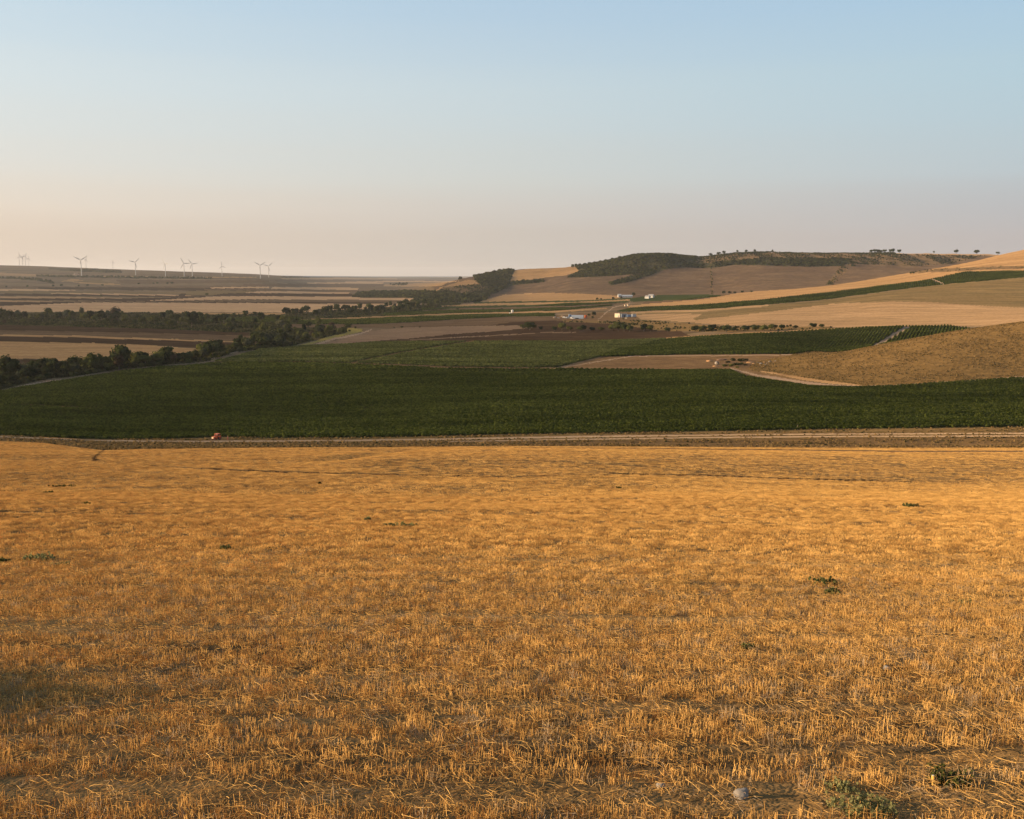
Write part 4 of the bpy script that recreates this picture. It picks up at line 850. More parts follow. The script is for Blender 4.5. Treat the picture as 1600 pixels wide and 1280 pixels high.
for x, y, h, w_ in ((1131, 459.5, 5, 1.6), (1140, 459, 4, 1.8), (1148, 459, 3.4, 1.8), (1160, 458, 4, 1.5), (1174, 457, 3, 1.6)):
    tree(x, y, h, 'dark', 'round', 'low dark tree in the thicket at the foot of the brown hill', 'thicket under the brown hill', w_)
tree(928, 494, 7, 'dark', 'round', 'dark tree right behind the greenhouse yard', None, 1.3); tree(920, 494, 4, 'olive', 'round', 'low olive tree behind the greenhouse yard', None, 1.6)
tree(926, 498, 4, 'dark', 'round', 'low dark tree by the orange shed', None, 1.5); tree(974, 500, 3, 'olive', 'round', 'small olive bush-tree in front of the grey sheds', None, 1.4)
tree(543, 514, 8, 'dark', 'round', 'dark tree at the top of the yellow bank', None, 1.7)
for x, y in ((522, 524), (537, 521), (546, 519)): tree(x, y, 4, 'dark', 'round', 'small dark tree dotted on the yellow bank', 'trees on the yellow bank', 1.3)
for x, y, h in ((628, 512.5, 3), (616, 512.5, 2), (656, 512, 2)): tree(x, y, h, 'dark', 'round', 'small dark tree on the tan field edge by the road bend', 'trees by the road bend', 2)
for x, y, h in ((715, 484.5, 3.5), (755, 484, 2.5), (784, 483.5, 2.5)): tree(x, y, h, 'rust', 'round', 'tiny brownish tree on the strip below the wooded spur', 'trees on the brown strip', 1.4)
# woods at the foot of the hill: one mass, with some trees of its own
def wood(poly, n_, sep, hi_, label):
    P = []
    for x, y in poly_points(poly, n_, sep): P.append(tuple(place(x, y, 1500)))
    P = np.array(P); scatter('far_wood', P, [proto('tree', c_) for c_, _ in TREES['dark', 'round'] + TREES['olive', 'round'][:1]], hi_ * P[:, 1] / FPX / 10 * RNG.uniform(.7, 1.15, len(P)), RNG.uniform(0, 6.28, len(P)), label=label)
wood([(548, 464), (560, 457), (640, 455), (700, 455), (720, 458), (660, 466), (600, 466), (560, 465)], 80, 3.2, 4.2, 'far copse crossing the striped plain')
wood([(610, 445.5), (636, 445.5), (636, 447.4), (610, 447.4)], 14, 2.0, 4.5, 'small dark clump on the farthest gold field')
wood([(640, 470), (680, 462), (735, 463), (765, 462), (758, 471), (720, 474), (690, 475), (660, 474)], 80, 3.2, 5.2, 'wood at the foot of the wooded spur')
for x, y in ((10, 450), (43, 449.5), (83, 448.6), (96, 448.2), (123, 448), (137, 447.6), (160, 447.4), (217, 445), (240, 444.6), (246, 444.4), (262, 444.6), (269, 444.6)):
    tree(x, y, R.uniform(3, 4.5), 'dark', 'round', 'far dark tree dotted along the foot of the turbine hill', 'trees under the turbine hill', 1.3)
tree(158, 463, 3, 'olive', 'round', 'single tree on the edge of the thin gold strip in the plain', None, 1.3); tree(323, 463, 5, 'olive', 'round', 'bright olive tree by the green wedge in the plain', None, 1.2)
print('TREES', TREE_COUNT[0])

# ------------------------------------------------------------------ wind turbines
WHITE = paint_mat('white_coating', (.36, .36, .36), .6, 0, .06, 8)
def tower_mesh():
    q = Quads(); q.tube([Vector((0, 0, -3)), Vector((0, 0, 2)), Vector((0, 0, 40)), Vector((0, 0, 78.5))], [2.5, 2.4, 1.9, 1.3], 14, True); return q.mesh('tower', WHITE, True)
def nacelle_mesh():
    q = Quads(); prof_ = [(-2.2, -1.2), (-2.6, 1.0), (-1.8, 2.0), (6.0, 1.9), (8.0, 1.2), (8.0, -.9), (6.0, -1.5)]
    q.prism(prof_, -1.7, 1.7); return q.mesh('nacelle', WHITE)
def hub_mesh():
    q = Quads(); q.tube([Vector((0, -2.0, 0)), Vector((0, -2.9, 0)), Vector((0, -4.4, 0)), Vector((0, -5.1, 0))], [1.5, 1.7, 1.2, .2], 10, True); return q.mesh('hub', WHITE, True)
def blade_mesh(a_):
    q = Quads(); st = []; n = 8
    for k in range(n + 1):
        r = 1.4 + 38.6 * k / n; c = (1.6, 3.4, 4.6, 4.1, 3.6, 3.0, 2.4, 1.8, .8)[k]; t_ = (1.2, 1.1, .95, .8, .7, .6, .5, .35, .2)[k]
        st.append((r, c, t_))
    m3 = Matrix.Rotation(a_, 3, 'Y'); b0 = []
    for r, c, t_ in st:
        b0.append(len(q.v))
        for dx, dy in ((-.35 * c, 0), (0, -t_), (.65 * c, 0), (0, t_)): q.v.append(m3 @ Vector((dx, -3.6 + dy - r * .015, r)))
    for i0, i1 in zip(b0, b0[1:]):
        for k in range(4): q.f.append((i0 + k, i0 + (k + 1) % 4, i1 + (k + 1) % 4, i1 + k))
    q.f.append(tuple(b0[-1] + k for k in range(4))); return q.mesh('blade', WHITE)
TW, NA, HU, B0 = tower_mesh(), nacelle_mesh(), hub_mesh(), blade_mesh(0.0)
def turbine(px, base_py, hub_py, phase, yaw, label, group, dist=None):
    if dist is None: p = place(px, base_py, 4200)
    else: p = at(px, dist)
    f = p.y * CP - p.z * SP
    # height from the hub's image row
    top = p.y * ray(px, hub_py)[1]; k = (top - p.z) / 80.0
    o = bpy.data.objects.new('wind_turbine', None); COL.objects.link(o); o.location = p; o.rotation_euler = (0, 0, math.radians(yaw)); o.scale = (k, k, k)
    tag(o, label, 'wind turbine', group)
    mesh_obj('tower', TW, None, o)
    nc_ = mesh_obj('nacelle', NA, None, o); nc_.location = (0, 0, 80)
    h_ = mesh_obj('hub', HU, None, o); h_.location = (0, 0, 80)
    for k3 in range(3):
        b_ = mesh_obj('blade', B0, None, o); b_.location = (0, 0, 80); b_.rotation_euler = (0, math.radians(90 - phase - 120 * k3), 0)
    return o
G_ = 'wind turbines on the far left hill'
turbine(127.5, 431, 406.5, 33, 12, 'wind turbine with an upright Y rotor, left of all those standing before the hill', G_)
turbine(135.3, 419, 405.5, 80, 80, 'thin edge-on wind turbine behind the ridge, close right of a big Y-shaped one', G_, 9400)
turbine(177, 421, 410, 100, 82, 'faintest lone wind turbine, half sunk behind the ridge', G_, 10500)
turbine(212, 430, 410, 45, 10, 'wind turbine on the low bare patch, alone between the faint one and the pair', G_)
turbine(258.7, 432, 412.5, 5, -35, 'wind turbine with one blade pointing right, left of the close pair', G_)
turbine(288, 432, 411.5, 0, 8, 'taller left wind turbine of the close pair', G_)
turbine(300.7, 431.5, 412.5, 8, 8, 'right wind turbine of the close pair, one blade level', G_)
turbine(347, 432, 416, 100, 50, 'wind turbine with narrow turned rotor, alone right of the close pair', G_)
turbine(407, 435.5, 414.6, 31, 8, 'left wind turbine of the last two, nearer the open plain', G_)
turbine(420, 433.5, 416, 42, 12, 'rightmost wind turbine of all, with short blades', G_)
for x, hy, ph, yw, d in ((31.5, 401, 95, 62, 8900), (36.5, 401.5, 40, 60, 9200), (41, 401, 70, 62, 9000), (46, 404, 80, 70, 10200)):
    turbine(x, 415, hy, ph, yw, 'wind turbine in the tight far cluster on the left ridge', 'cluster of far turbines', d)

# ------------------------------------------------------------------ buildings, vehicles and farm things
PM = {k: paint_mat(k + '_paint', c, r_, 0, d_, sz) for k, c, r_, d_, sz in (
    ('white', (.47, .455, .42), .6, .12, 2), ('cream', (.70, .58, .40), .8, .12, 3), ('grey', (.22, .24, .27), .6, .3, 3), ('blue', (.16, .24, .36), .5, .2, 2),
    ('orange', (.66, .13, .03), .5, .15, 1), ('red', (.42, .06, .03), .5, .2, 1), ('black', (.02, .02, .022), .7, .2, 1), ('roof', (.30, .29, .28), .7, .25, 3),
    ('film', (.38, .41, .43), .35, .12, 3), ('glass', (.03, .04, .05), .15, .1, 2), ('rust', (.20, .11, .06), .9, .4, 1), ('clay', (.42, .23, .10), .95, .3, 2), ('stone', (.27, .235, .195), .9, .35, .3), ('wood', (.30, .22, .14), .9, .3, .5), ('yellow', (.75, .45, .10), .5, .1, 1), ('plaster', (.44, .35, .29), .9, .2, 3), ('skin', (.45, .28, .20), .6, .1, 1), ('denim', (.06, .07, .11), .9, .2, .5))}
def empty(name, loc, rz, label, cat, group=None):
    o = bpy.data.objects.new(name, None); COL.objects.link(o); o.location = loc; o.rotation_euler = (0, 0, rz); tag(o, label, cat, group); return o
def part(name, q, mat, parent): return mesh_obj(name, q.mesh(name, PM[mat]), None, parent)
def gable(w, d, h, rise, name, loc, rz, label, cat, wall='white', roof='roof', doors=1, windows=2, group=None):
    o = empty(name, loc, rz, label, cat, group)
    q = Quads(); q.prism([(-d / 2, -1.5), (d / 2, -1.5), (d / 2, h), (0, h + rise), (-d / 2, h)], -w / 2, w / 2); part('wall', q, wall, o)
    q = Quads(); e = .4
    q.prism([(-d / 2 - e, h - .25), (0, h + rise + .06), (d / 2 + e, h - .25), (d / 2 + e, h - .05), (0, h + rise + .28), (-d / 2 - e, h - .05)], -w / 2 - e, w / 2 + e); part('roof', q, roof, o)
    for k in range(doors):
        q = Quads(); x = -w * .25 + k * w * .4; q.box((x - .8, -d / 2 - .06, -.2), (x + .8, -d / 2 - .004, min(2.3, h * .8))); part('door', q, 'grey', o)
    for k in range(windows):
        q = Quads(); x = (k + .5) * w / windows - w / 2 + .9; q.box((x - .6, -d / 2 - .05, h * .42), (x + .6, -d / 2 - .003, h * .42 + 1.1)); part('window', q, 'glass', o)
    return o
def g(px, py): return place(px, py, 900)
# white farmhouse with two gables, and the long barn up the lane
p = g(1012, 466.5); k = p.y / FPX
gable(7 * k, 6 * k, 3.0 * k, 1.6 * k, 'farmhouse', p, -.6, 'lower front half of the white gabled farmhouse under the brown hill', 'house', doors=1, windows=3)
p = g(1018, 465.5); gable(8 * k, 6 * k, 3.6 * k, 1.9 * k, 'farmhouse', p + Vector((0, 6, 0)), -.5, 'upper rear half of the white gabled farmhouse under the brown hill', 'house', doors=0, windows=3)
p = g(980, 465); k = p.y / FPX
gable(16 * k, 7 * k, 2.4 * k, 1.5 * k, 'barn', p, -.12, 'long grey-roofed barn above the lane junction', 'barn', wall='grey', roof='film', windows=4)
p = g(968, 464.5); gable(5 * k, 6 * k, 3.2 * k, 1.6 * k, 'barn', p, .1, 'small white gabled shed at the left end of the long barn', 'shed', roof='white', windows=1)
# the cream building and the grey row beside it
p = g(965.5, 496); k = p.y / FPX
o = empty('farm_building', p, -.55, 'cream flat-roofed building lit by the sun beside the lane', 'building')
q = Quads(); q.box((-4.6 * k, -2.2 * k, -2), (4.0 * k, 2.6 * k, 6.0 * k)); part('wall', q, 'cream', o)
q = Quads(); q.box((-4.8 * k, -2.4 * k, 6.0 * k), (4.2 * k, 2.8 * k, 6.4 * k)); part('roof', q, 'roof', o)
q = Quads(); q.box((1.0 * k, -2.26 * k, 0), (2.6 * k, -2.203 * k, 3.2 * k)); part('door', q, 'grey', o)
for x, w_, h_, m_, lab in ((975, 9, 5.4, 'grey', 'dark grey shed joined to the cream building'), (983, 7, 4.2, 'blue', 'blue-grey lorry trailer in the middle of the row'), (990.5, 6.5, 5.0, 'film', 'pale trailer at the right end of the row by the cream building')):
    p = g(x, 496); o = empty('shed' if m_ == 'grey' else 'trailer', p, .2, lab, 'shed' if m_ == 'grey' else 'trailer'); lift = 0 if m_ == 'grey' else 1.0
    q = Quads(); q.box((-w_ * k / 2, -1.6 * k, -1 if not lift else lift), (w_ * k / 2, 1.6 * k, h_ * k)); part('wall' if not lift else 'body', q, m_, o)
    q = Quads(); q.box((-w_ * k / 2 - .2, -1.7 * k, h_ * k), (w_ * k / 2 + .2, 1.7 * k, h_ * k + .25)); part('roof', q, 'roof' if m_ != 'film' else 'white', o)
    if lift:
        for sx in (-.32, .18, .32):
            q = Quads(); q.tube([Vector((sx * w_ * k, -1.68 * k, .5)), Vector((sx * w_ * k, -1.3 * k, .5))], [.55, .55], 10, True); part('wheel', q, 'black', o)
    else:
        q = Quads(); q.box((-.8 * k, -1.66 * k, 0), (.8 * k, -1.605 * k, 3.4 * k)); part('door', q, 'black', o)
p = g(978, 498.5); o = empty('trailer', p, -.2, 'small yellow-lit cart in front of the trailers', 'cart')
q = Quads(); q.box((-1.6, -.8, .6), (1.6, .8, 1.9)); part('body', q, 'cream', o)
for sx in (-.8, .8):
    q = Quads(); q.tube([Vector((sx, -.95, .45)), Vector((sx, -.75, .45))], [.45, .45], 10, True); part('wheel', q, 'black', o)
# greenhouse
p = g(902, 498); k = p.y / FPX; o = empty('greenhouse', p, -.08, 'white arched plastic greenhouse in the farmyard', 'greenhouse')
w_, r_ = 19 * k, 5.6 * k; arc = [(math.cos(math.pi * t / 12) * r_ * 1.1, math.sin(math.pi * t / 12) * r_) for t in range(13)]
q = Quads(); q.prism([(arc[0][0], -1.5)] + arc + [(arc[-1][0], -1.5)], -w_ / 2, w_ / 2); part('cover', q, 'film', o)
for t in range(8):
    x = -w_ / 2 + .15 + t * (w_ - .3) / 7; q = Quads(); q.tube([Vector((x, y * 1.012, z * 1.012)) for y, z in arc], [.13] * 13, 4); part('hoop', q, 'white', o)
q = Quads(); q.box((-w_ / 2 - .08, -1.1, 0), (-w_ / 2 - .005, 1.1, 2.4)); part('door', q, 'grey', o)
q = Quads(); q.box((-w_ * .15, -r_ * 1.1 - .2, 0), (w_ * .12, -r_ * 1.1 + .4, 1.5)); part('vent', q, 'black', o)
# orange shed, blue shed
for x, y, w_, h_, m_, lab in ((915.5, 497.5, 3.2, 5.0, 'orange', 'small orange-walled shed at the right end of the greenhouse'), (890.5, 496, 3.6, 4.4, 'blue', 'small blue shed behind the left end of the greenhouse')):
    p = g(x, y); o = empty('shed', p, .25, lab, 'shed')
    q = Quads(); q.box((-w_ * k / 2, -1.5 * k, -1), (w_ * k / 2, 1.5 * k, h_ * k)); part('wall', q, m_, o)
    q = Quads(); q.prism([(-1.8 * k, h_ * k + .02), (1.8 * k, h_ * k + .5), (1.8 * k, h_ * k + .75), (-1.8 * k, h_ * k + .25)], -w_ * k / 2 - .3, w_ * k / 2 + .3); part('roof', q, 'rust' if m_ == 'orange' else 'roof', o)
    q = Quads(); q.box((-.6, -1.5 * k - .06, 0), (.6, -1.5 * k - .004, 2.1)); part('door', q, 'grey', o)
# parked vehicles in the yard
def van(loc, rz, col, label, sc=1.0):
    o = empty('van', loc, rz, label, 'van', None); o.scale = (sc, sc, sc)
    q = Quads(); q.prism([(-2.4, .45), (-2.4, 1.15), (-1.6, 1.35), (-1.0, 2.15), (2.4, 2.2), (2.5, .45)], -.9, .9); part('body', q, col, o)
    q = Quads(); q.prism([(-1.62, 1.38), (-1.08, 2.08), (-.2, 2.08), (-.2, 1.38)], -.915, .915); part('window', q, 'glass', o)
    for sx in (-.92, .72):
        for sy in (-1.5, 1.6):
            q = Quads(); q.tube([Vector((sx, sy, .38)), Vector((sx + .2, sy, .38))], [.38, .38], 12, True); part('wheel', q, 'black', o)
van(g(882.5, 497.6), 1.3, 'white', 'white van facing left in front of the farmyard scrap', 1.5)
van(g(888, 498), 1.7, 'film', 'pale grey van between the white van and the greenhouse', 1.4)
van(g(894, 498.6), 1.2, 'white', 'white van parked against the left end of the greenhouse', 1.5)
# scrap and pallets
for x, y, lab in ((866.5, 497, 'leftmost brown scrap heap of the farmyard'), (873.5, 497.5, 'middle scrap heap with pale boards in the farmyard'), (879, 495.5, 'scrap heap behind the white van')):
    p = g(x, y); o = empty('scrap_heap', p, R.uniform(0, 3), lab, 'scrap heap')
    for k2 in range(14):
        sz = Vector((R.uniform(.4, 2.2), R.uniform(.3, 1.2), R.uniform(.15, .9))); c = Vector((R.uniform(-3, 3), R.uniform(-2, 2), R.uniform(.1, 2.0)))
        q = Quads(); q.box(c - sz, c + sz, Matrix.Rotation(R.uniform(-.4, .4), 3, 'X')); part('board' if sz.z < .4 else 'crate', q, R.choice(['rust', 'wood', 'roof', 'clay', 'wood']), o)
# pale tank on the gold strip
p = g(800.5, 489.5); o = empty('water_tank', p, .1, 'white tank standing alone on the gold strip', 'tank')
q = Quads(); q.tube([Vector((0, 0, 1.2)), Vector((0, 0, 6.2)), Vector((0, 0, 7.4))], [2.6, 2.6, .5], 16, True); part('tank', q, 'white', o)
for a_ in range(4):
    q = Quads(); v_ = Vector((math.cos(a_ * 1.571 + .7), math.sin(a_ * 1.571 + .7), 0)) * 2.2; q.tube([v_ + Vector((0, 0, -.5)), v_ + Vector((0, 0, 1.3))], [.18, .18], 6, True); part('leg', q, 'grey', o)
p = g(797.5, 490.6); o = empty('water_tank', p, .1, 'low grey-white tub next to the white tank', 'tank')
q = Quads(); q.tube([Vector((0, 0, -.3)), Vector((0, 0, 2.2))], [2.4, 2.6], 14, True); part('tank', q, 'film', o)
q = Quads(); q.tube([Vector((0, 0, 2.2)), Vector((0, 0, 2.4))], [2.75, 2.75], 14, True); part('lid', q, 'white', o)
# two straw stacks by the lane
for x, y, lab in ((977.5, 478.6, 'left straw stack at the top of the lane'), (982, 478, 'right straw stack at the top of the lane')):
    p = g(x, y); o = empty('straw_stack', p, .3, lab, 'straw stack')
    for zz in range(3):
        for xx in range(2):
            q = Quads(); q.box((xx * 2.5 - 2.48, -1.8, zz * 1.3), (xx * 2.5 - .02, 1.8, zz * 1.3 + 1.27)); part('bale', q, 'clay' if (zz + xx) % 3 == 2 else 'cream', o)
# village under the turbine
for n_, (x, y, w_) in enumerate(((112, 430.2, 9), (115.6, 429.8, 11), (118.6, 430.4, 8), (121.6, 429.9, 10), (124.8, 430.4, 9), (116.6, 427.6, 8), (120.2, 427.4, 8))):
    gable(w_, 7, 2.6, 1.8, 'house', place(x, y, 4500), R.uniform(-.4, .4), 'pale house in the far hamlet beside the big turbine', 'house', wall='plaster', roof='rust', group='houses of the far hamlet')
# ------------------------------------------------------------------ rubble by the spur
def lump(name, loc, r, label, cat, mat, seed, flat=.6, group=None):
    bm = bmesh.new(); bmesh.ops.create_icosphere(bm, subdivisions=3, radius=1.0)
    for v in bm.verts:
        n_ = float(fbm(v.co.x * 1.3 + seed, v.co.y * 1.3 + v.co.z * 1.7 - seed, seed, 3)); v.co *= 1 + .38 * n_
        v.co.x *= r[0]; v.co.y *= r[1]; v.co.z *= r[2]
    me = bpy.data.meshes.new(name); bm.to_mesh(me); bm.free(); me.polygons.foreach_set('use_smooth', [True] * len(me.polygons))
    o = mesh_obj(name, me, PM[mat] if isinstance(mat, str) else mat); o.location = loc; tag(o, label, cat, group); return o
def n(px, py): return place(px, py, 300)
lump('earth_heap', n(1109, 565), (2.6, 1.9, 1.3), 'sunlit orange earth heap left of the concrete pipe', 'earth heap', 'clay', 3)
lump('earth_heap', n(1117, 573), (1.8, 1.2, 1.0), 'small bright earth heap in front of the concrete pipe', 'earth heap', 'clay', 5)
lump('earth_heap', n(1128, 563), (4.6, 2.4, 1.3), 'dark brown earth heap behind the concrete pipe', 'earth heap', 'rust', 8)
lump('earth_heap', n(1172, 567), (3.0, 2.0, 1.0), 'earth heap between the green thicket and the pale stones', 'earth heap', 'clay', 9)
p = n(1120, 569.5); o = empty('concrete_pipe', p + Vector((0, 0, .95)), .35, 'short pale concrete pipe lying open end out by the earth heaps', 'concrete pipe'); o.scale = (.66, .8, .66)
q = Quads(); segs = 18
for k2 in range(segs):
    a0, a1 = 2 * math.pi * k2 / segs, 2 * math.pi * (k2 + 1) / segs
    c0, c1 = Vector((math.cos(a0), 0, math.sin(a0))), Vector((math.cos(a1), 0, math.sin(a1))); ro, ri = 2.0, 1.55; nb = len(q.v)
    for c_, rr_, yy in ((c0, ro, -1.6), (c1, ro, -1.6), (c1, ri, -1.6), (c0, ri, -1.6), (c0, ro, 1.6), (c1, ro, 1.6), (c1, ri, 1.6), (c0, ri, 1.6)): q.v.append(c_ * rr_ + Vector((0, yy, 0)))
    q.f += [(nb, nb + 1, nb + 2, nb + 3), (nb + 5, nb + 4, nb + 7, nb + 6), (nb + 4, nb + 5, nb + 1, nb), (nb + 3, nb + 2, nb + 6, nb + 7)]
part('pipe', q, 'stone', o)
STN = [(1178, 569, 1.2), (1184, 567, .9), (1189, 568.5, 1.3), (1194, 566.5, 1.0), (1199, 568, .8), (1203, 565.5, 1.1), (1208, 566.5, .9), (1196, 570, .7), (1212, 564.5, .9), (1187, 571, .7)]
for k2, (x, y, r_) in enumerate(STN):
    lump('boulder', n(x, y), (r_, r_ * .8, r_ * .7), 'pale boulder in the rubble at the tip of the spur', 'boulder', 'stone' if k2 % 3 else 'clay', 11 + k2, group='boulders at the tip of the spur')
def bush(px, py, hpx, label, group, kind='scrub', wide=1.0):
    p = n(px, py); h = hpx * p.y / FPX
    q = Quads()
    for _ in range(5): blob(q, Vector((R.uniform(-.5, .5) * h * wide, R.uniform(-.4, .4) * h, h * R.uniform(.3, .6))), Vector((h * .5 * wide, h * .45, h * .4)), 40, max(.22, h * .14))
    o = mesh_obj('bush', q.mesh('bush', LEAF[kind]), None); o.location = p; tag(o, label, 'bush', group)
for x, y, h in ((1133, 573, 4), (1138, 567, 3.5), (1144, 573, 4.5), (1151, 571, 5), (1157, 570, 4), (1147, 564, 4.5), (1158, 565, 5), (1166, 564, 3.5), (1164, 572, 3.5), (1153, 575, 3)):
    bush(x, y, h * 1.05, 'green bush in the thicket between the earth heaps and the spur', 'bushes by the earth heaps', R.choice(['scrub', 'olive', 'scrub']), 1.3)
# ------------------------------------------------------------------ tractor, worker and post by the road
p = n(338.5, 687.6); o = empty('tractor', p, math.radians(-28), 'red-orange tractor with roofed cab on the road edge', 'tractor'); o.scale = (1.1, 1.1, 1.08)
def wheel(parent, x, y, r, w):                             # tyre with a rim inside
    q = Quads(); q.tube([Vector((x - w / 2, y, r)), Vector((x - w * .4, y, r)), Vector((x + w * .4, y, r)), Vector((x + w / 2, y, r))], [r * .86, r, r, r * .86], 18, True); t_ = part('wheel', q, 'black', parent)
    q = Quads(); q.tube([Vector((x - w / 2 - .03, y, r)), Vector((x + w / 2 + .03, y, r))], [r * .55, r * .55], 14, True); mesh_obj('rim', q.mesh('rim', PM['red']), None, t_)
q = Quads(); q.prism([(-2.0, .75), (-2.05, 1.35), (-1.85, 1.55), (-.3, 1.65), (-.3, .7)], -.48, .48); bn = part('bonnet', q, 'orange', o)
q = Quads(); q.box((-.42, -2.11, .85), (.42, -2.058, 1.32)); mesh_obj('lit_nose_panel', q.mesh('lit_nose_panel', PM['cream']), None, bn)  # cream panel: sunlight on the nose put into the colour
for sx in (-.3, .3):
    q = Quads(); q.box((sx - .1, -2.16, 1.36), (sx + .1, -2.0, 1.5)); part('headlight', q, 'yellow', o)
q = Quads(); q.box((-.62, -.28, .62), (.62, 1.35, 1.28)); part('body', q, 'orange', o)
q = Quads(); q.box((-.58, -.22, 1.29), (.58, 1.2, 2.25)); part('window', q, 'glass', o)
for sx in (-.6, .6):
    for sy in (-.24, 1.2):
        q = Quads(); q.box((sx - .05, sy - .05, 1.28), (sx + .05, sy + .05, 2.30)); part('cab_post', q, 'orange', o)
q = Quads(); q.box((-.72, -.36, 2.30), (.72, 1.34, 2.44)); part('roof', q, 'orange', o)
for sx in (-.82, .82):
    q = Quads(); q.prism([(.0, 1.30), (.15, 1.62), (.75, 1.78), (1.35, 1.62), (1.5, 1.25), (1.4, 1.2), (.1, 1.2)], sx - .24, sx + .24); part('mudguard', q, 'orange', o)
    wheel(o, sx, .75, .82, .42); wheel(o, sx * .85, -1.45, .5, .30)
q = Quads(); q.tube([Vector((.3, -1.0, 1.6)), Vector((.3, -1.0, 2.5))], [.05, .05], 8, True); part('exhaust', q, 'black', o)
# worker: one continuous skinned body, clothes as children
p = n(356, 688.0)
def skinned(name, verts, edges, radii, mat, parent=None, loc=None, root=0, sub=2):
    me = bpy.data.meshes.new(name); me.from_pydata(verts, edges, []); o_ = bpy.data.objects.new(name, me); COL.objects.link(o_)
    o_.modifiers.new('skin', 'SKIN'); sv = me.skin_vertices[0].data
    for k2, r_ in enumerate(radii): sv[k2].radius = (r_, r_) if isinstance(r_, (int, float)) else r_
    sv[root].use_root = True
    m_ = o_.modifiers.new('sub', 'SUBSURF'); m_.levels = sub; m_.render_levels = sub
    me.materials.append(PM[mat])
    if parent: o_.parent = parent
    if loc is not None: o_.location = loc
    return o_
bv = [(0, 0, .93), (0, 0, 1.15), (0, 0, 1.40), (0, -.01, 1.50), (0, -.02, 1.62), (0, -.02, 1.74),
      (.19, 0, 1.38), (.25, .02, 1.10), (.24, -.10, .88), (.24, -.14, .78), (-.19, 0, 1.38), (-.25, .02, 1.10), (-.23, -.08, .87), (-.23, -.12, .77),
      (.10, 0, .88), (.11, -.02, .48), (.12, .02, .09), (.12, -.14, .04), (-.10, 0, .88), (-.11, -.02, .48), (-.12, .02, .09), (-.12, -.14, .04)]
be = [(0, 1), (1, 2), (2, 3), (3, 4), (4, 5), (2, 6), (6, 7), (7, 8), (8, 9), (2, 10), (10, 11), (11, 12), (12, 13), (0, 14), (14, 15), (15, 16), (16, 17), (0, 18), (18, 19), (19, 20), (20, 21)]
br = [(.15, .11), (.145, .11), (.15, .10), .055, .085, .08, .06, .045, .036, .04, .06, .045, .036, .04, .085, .06, .04, .04, .085, .06, .04, .04]
wk = skinned('person', bv, be, br, 'skin', loc=p); wk.rotation_euler = (0, 0, .5); tag(wk, 'person in red working clothes standing beside the red-orange tractor', 'person')
grow = lambda r_, d: (r_[0] + d, r_[1] + d) if isinstance(r_, tuple) else r_ + d
ids = [1, 0, 2, 6, 7, 8, 10, 11, 12]; mp = {a_: b_ for b_, a_ in enumerate(ids)}
skinned('jacket', [bv[k2] for k2 in ids], [(mp[a_], mp[b_]) for a_, b_ in be if a_ in mp and b_ in mp], [grow(br[k2], .022) for k2 in ids], 'red', wk)
ids = [0, 14, 15, 16, 18, 19, 20]; mp = {a_: b_ for b_, a_ in enumerate(ids)}
skinned('trousers', [bv[k2] for k2 in ids], [(mp[a_], mp[b_]) for a_, b_ in be if a_ in mp and b_ in mp], [grow(br[k2], .02) for k2 in ids], 'red', wk)
q = Quads(); q.tube([Vector((0, -.02, 1.70)), Vector((0, -.02, 1.74)), Vector((0, -.02, 1.83))], [.16, .105, .07], 12, True); part('hat', q, 'red', wk)
p = n(1246, 671.5); o = empty('marker_post', p, 0, 'thin pale post on the grassy verge before the vineyard', 'post')
q = Quads(); q.tube([Vector((0, 0, -.3)), Vector((.05, 0, 1.9))], [.09, .08], 8, True); part('post', q, 'wood', o)
q = Quads(); q.tube([Vector((.05, 0, 1.9)), Vector((.05, 0, 1.98))], [.11, .11], 8, True); part('cap', q, 'white', o)
# ------------------------------------------------------------------ stones and weeds in the stubble
def nf(px, py): return place(px, py, 4, 400)
p = nf(1157, 1246); lump('stone', p + Vector((0, 0, .03)), (.078, .07, .062), 'rounded pale grey stone lying in the near stubble', 'stone', 'stone', 21)
p = nf(1032, 1232); lump('stone', p + Vector((0, 0, .03)), (.05, .035, .03), 'small flat pale stone left of the rounded grey stone', 'stone', 'stone', 23)
p = nf(1385, 1049); lump('stone', p + Vector((0, 0, .05)), (.055, .05, .035), 'small bluish pale stone in the mid stubble', 'stone', 'stone', 24)
def weed(px, py, wpx, hpx, label, group=None, dens=1.0, kind='weed'):
    p = nf(px, py); k = p.y / FPX; w_, h = wpx * k / 2, max(hpx * k * 1.1, .04); dp = max(w_ * .9, .12) if p.y < 40 else w_ * .9
    stem_, lf = Quads(), Quads(); ns = int(min(44, 9 + wpx * .3) * dens); sz = max(.013, min(.11, p.y * .0012)); h *= .62; ns = int(ns * (1 if p.y < 12 else .6)) + 3
    for _ in range(ns):
        a_ = R.uniform(0, 6.28); d = math.sqrt(R.random()); b0 = Vector((math.cos(a_) * w_ * d, math.sin(a_) * dp * d, 0)); b0.z = float(height(p.x + b0.x, p.y + b0.y)) - p.z
        top = b0 + Vector((R.gauss(0, .3) * h, R.gauss(0, .3) * h, h * R.uniform(.5, 1.1)))
        stem_.tube([b0, b0.lerp(top, .5) + Vector((0, 0, h * .06)), top], [sz * .16, sz * .13, sz * .06], 3)
        for t_ in range(9):
            c = b0.lerp(top, R.uniform(.15, 1.05)) + rvec() * h * .16; leaf(lf, c, (Vector((-.5, -.5, .5)) + rvec() * .9).normalized(), sz)
    o = mesh_obj('weed', lf.mesh('weed', LEAF[kind]), None); o.location = p; tag(o, label, 'weed', group)
    mesh_obj('stem', stem_.mesh('stem', LEAF[kind]), None, o)
weed(1345, 1268, 105, 34, 'broad grey-green weed at the bottom edge of the stubble', None, 1.6)
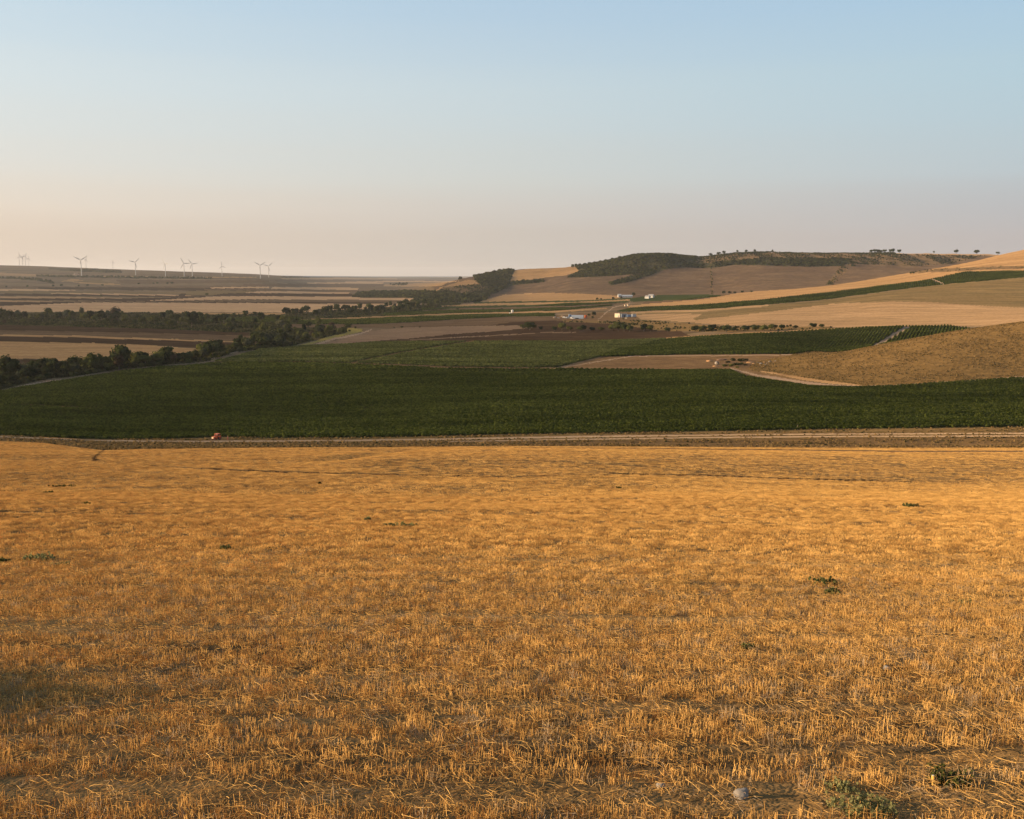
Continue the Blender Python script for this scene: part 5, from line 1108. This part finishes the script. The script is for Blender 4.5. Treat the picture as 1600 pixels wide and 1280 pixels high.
weed(1312, 1236, 40, 22, 'low grey-green weed left of the yellow stub', None, 1.0)
weed(1482, 1222, 75, 30, 'bushy dark green weed beside the thick yellow stub', None, 1.5, 'olive')
weed(1168, 1016, 18, 16, 'small green weed alone in the stubble, above the grey stone', None)
weed(1285, 914, 55, 16, 'thin green weed patch in the right middle of the stubble', None)
weed(1300, 928, 28, 14, 'ragged green weed just below the thin weed patch', None)
weed(60, 876, 60, 15, 'dark green weed patch at the left edge of the stubble', None, 1.3)
weed(4, 880, 18, 12, 'dark green weed cut by the left edge of the picture', None, 1.2)
weed(98, 884, 40, 6, 'low spreading weed right of the left-edge patch', None)
weed(354, 860, 11, 13, 'small round grey-green weed alone on the pale slope', None, 1.2)
weed(100, 761, 42, 4, 'long thin green weed strip on the left swell', None, 1.6, 'olive'); weed(76, 771, 12, 4, 'tiny green weed under the long thin strip', None, 1, 'olive'); weed(137, 788, 8, 4, 'bright tiny green weed on the left slope', None, 1, 'olive')
weed(1424, 792, 34, 6, 'grey-green weed on the right swell of the field', None, 1.2); weed(575, 814, 10, 7, 'small grey weed left of the pale green weed strip', None); weed(628, 822, 60, 6, 'pale green weed strip in the middle of the field', None, 1.2)
weed(966, 764, 5, 4, 'small dark weed tuft on the middle crest', None, 1, 'olive'); weed(500, 757, 5, 5, 'tiny dark weed on the left half of the crest', None, 1, 'olive'); weed(1508, 944, 30, 10, 'sparse weed in the right stubble', None)
# thick yellow stub next to the weeds
p = nf(1459, 1227); o = empty('plant_stub', p, 0, 'thick yellow cut stub beside the dark green weed', 'plant stub')
q = Quads(); q.tube([Vector((0, 0, -.02)), Vector((-.012, 0, .10))], [.016, .017], 8, True); part('stalk', q, 'yellow', o)
q = Quads(); q.tube([Vector((-.012, 0, .10)), Vector((-.0122, 0, .104))], [.012, .012], 8, True); part('pith', q, 'cream', o)

# ------------------------------------------------------------------ tell look-alikes apart by their order from the left
ORD = 'first second third fourth fifth sixth seventh eighth ninth tenth eleventh twelfth thirteenth fourteenth fifteenth sixteenth seventeenth eighteenth nineteenth twentieth'.split()
bpy.context.view_layer.update()
same = {}
for o in SC.objects:
    if o.parent is None and o.get('category') and o.get('label'): same.setdefault(o['label'], []).append(o)
for lab, obs in same.items():
    if 1 < len(obs) <= len(ORD):
        obs.sort(key=lambda o: o.matrix_world.translation.x / o.matrix_world.translation.y)
        for k2, o in enumerate(obs):
            o['label'] = (ORD[k2] if k2 < len(obs) - 1 or k2 < 2 else 'last') + ' from left, ' + lab
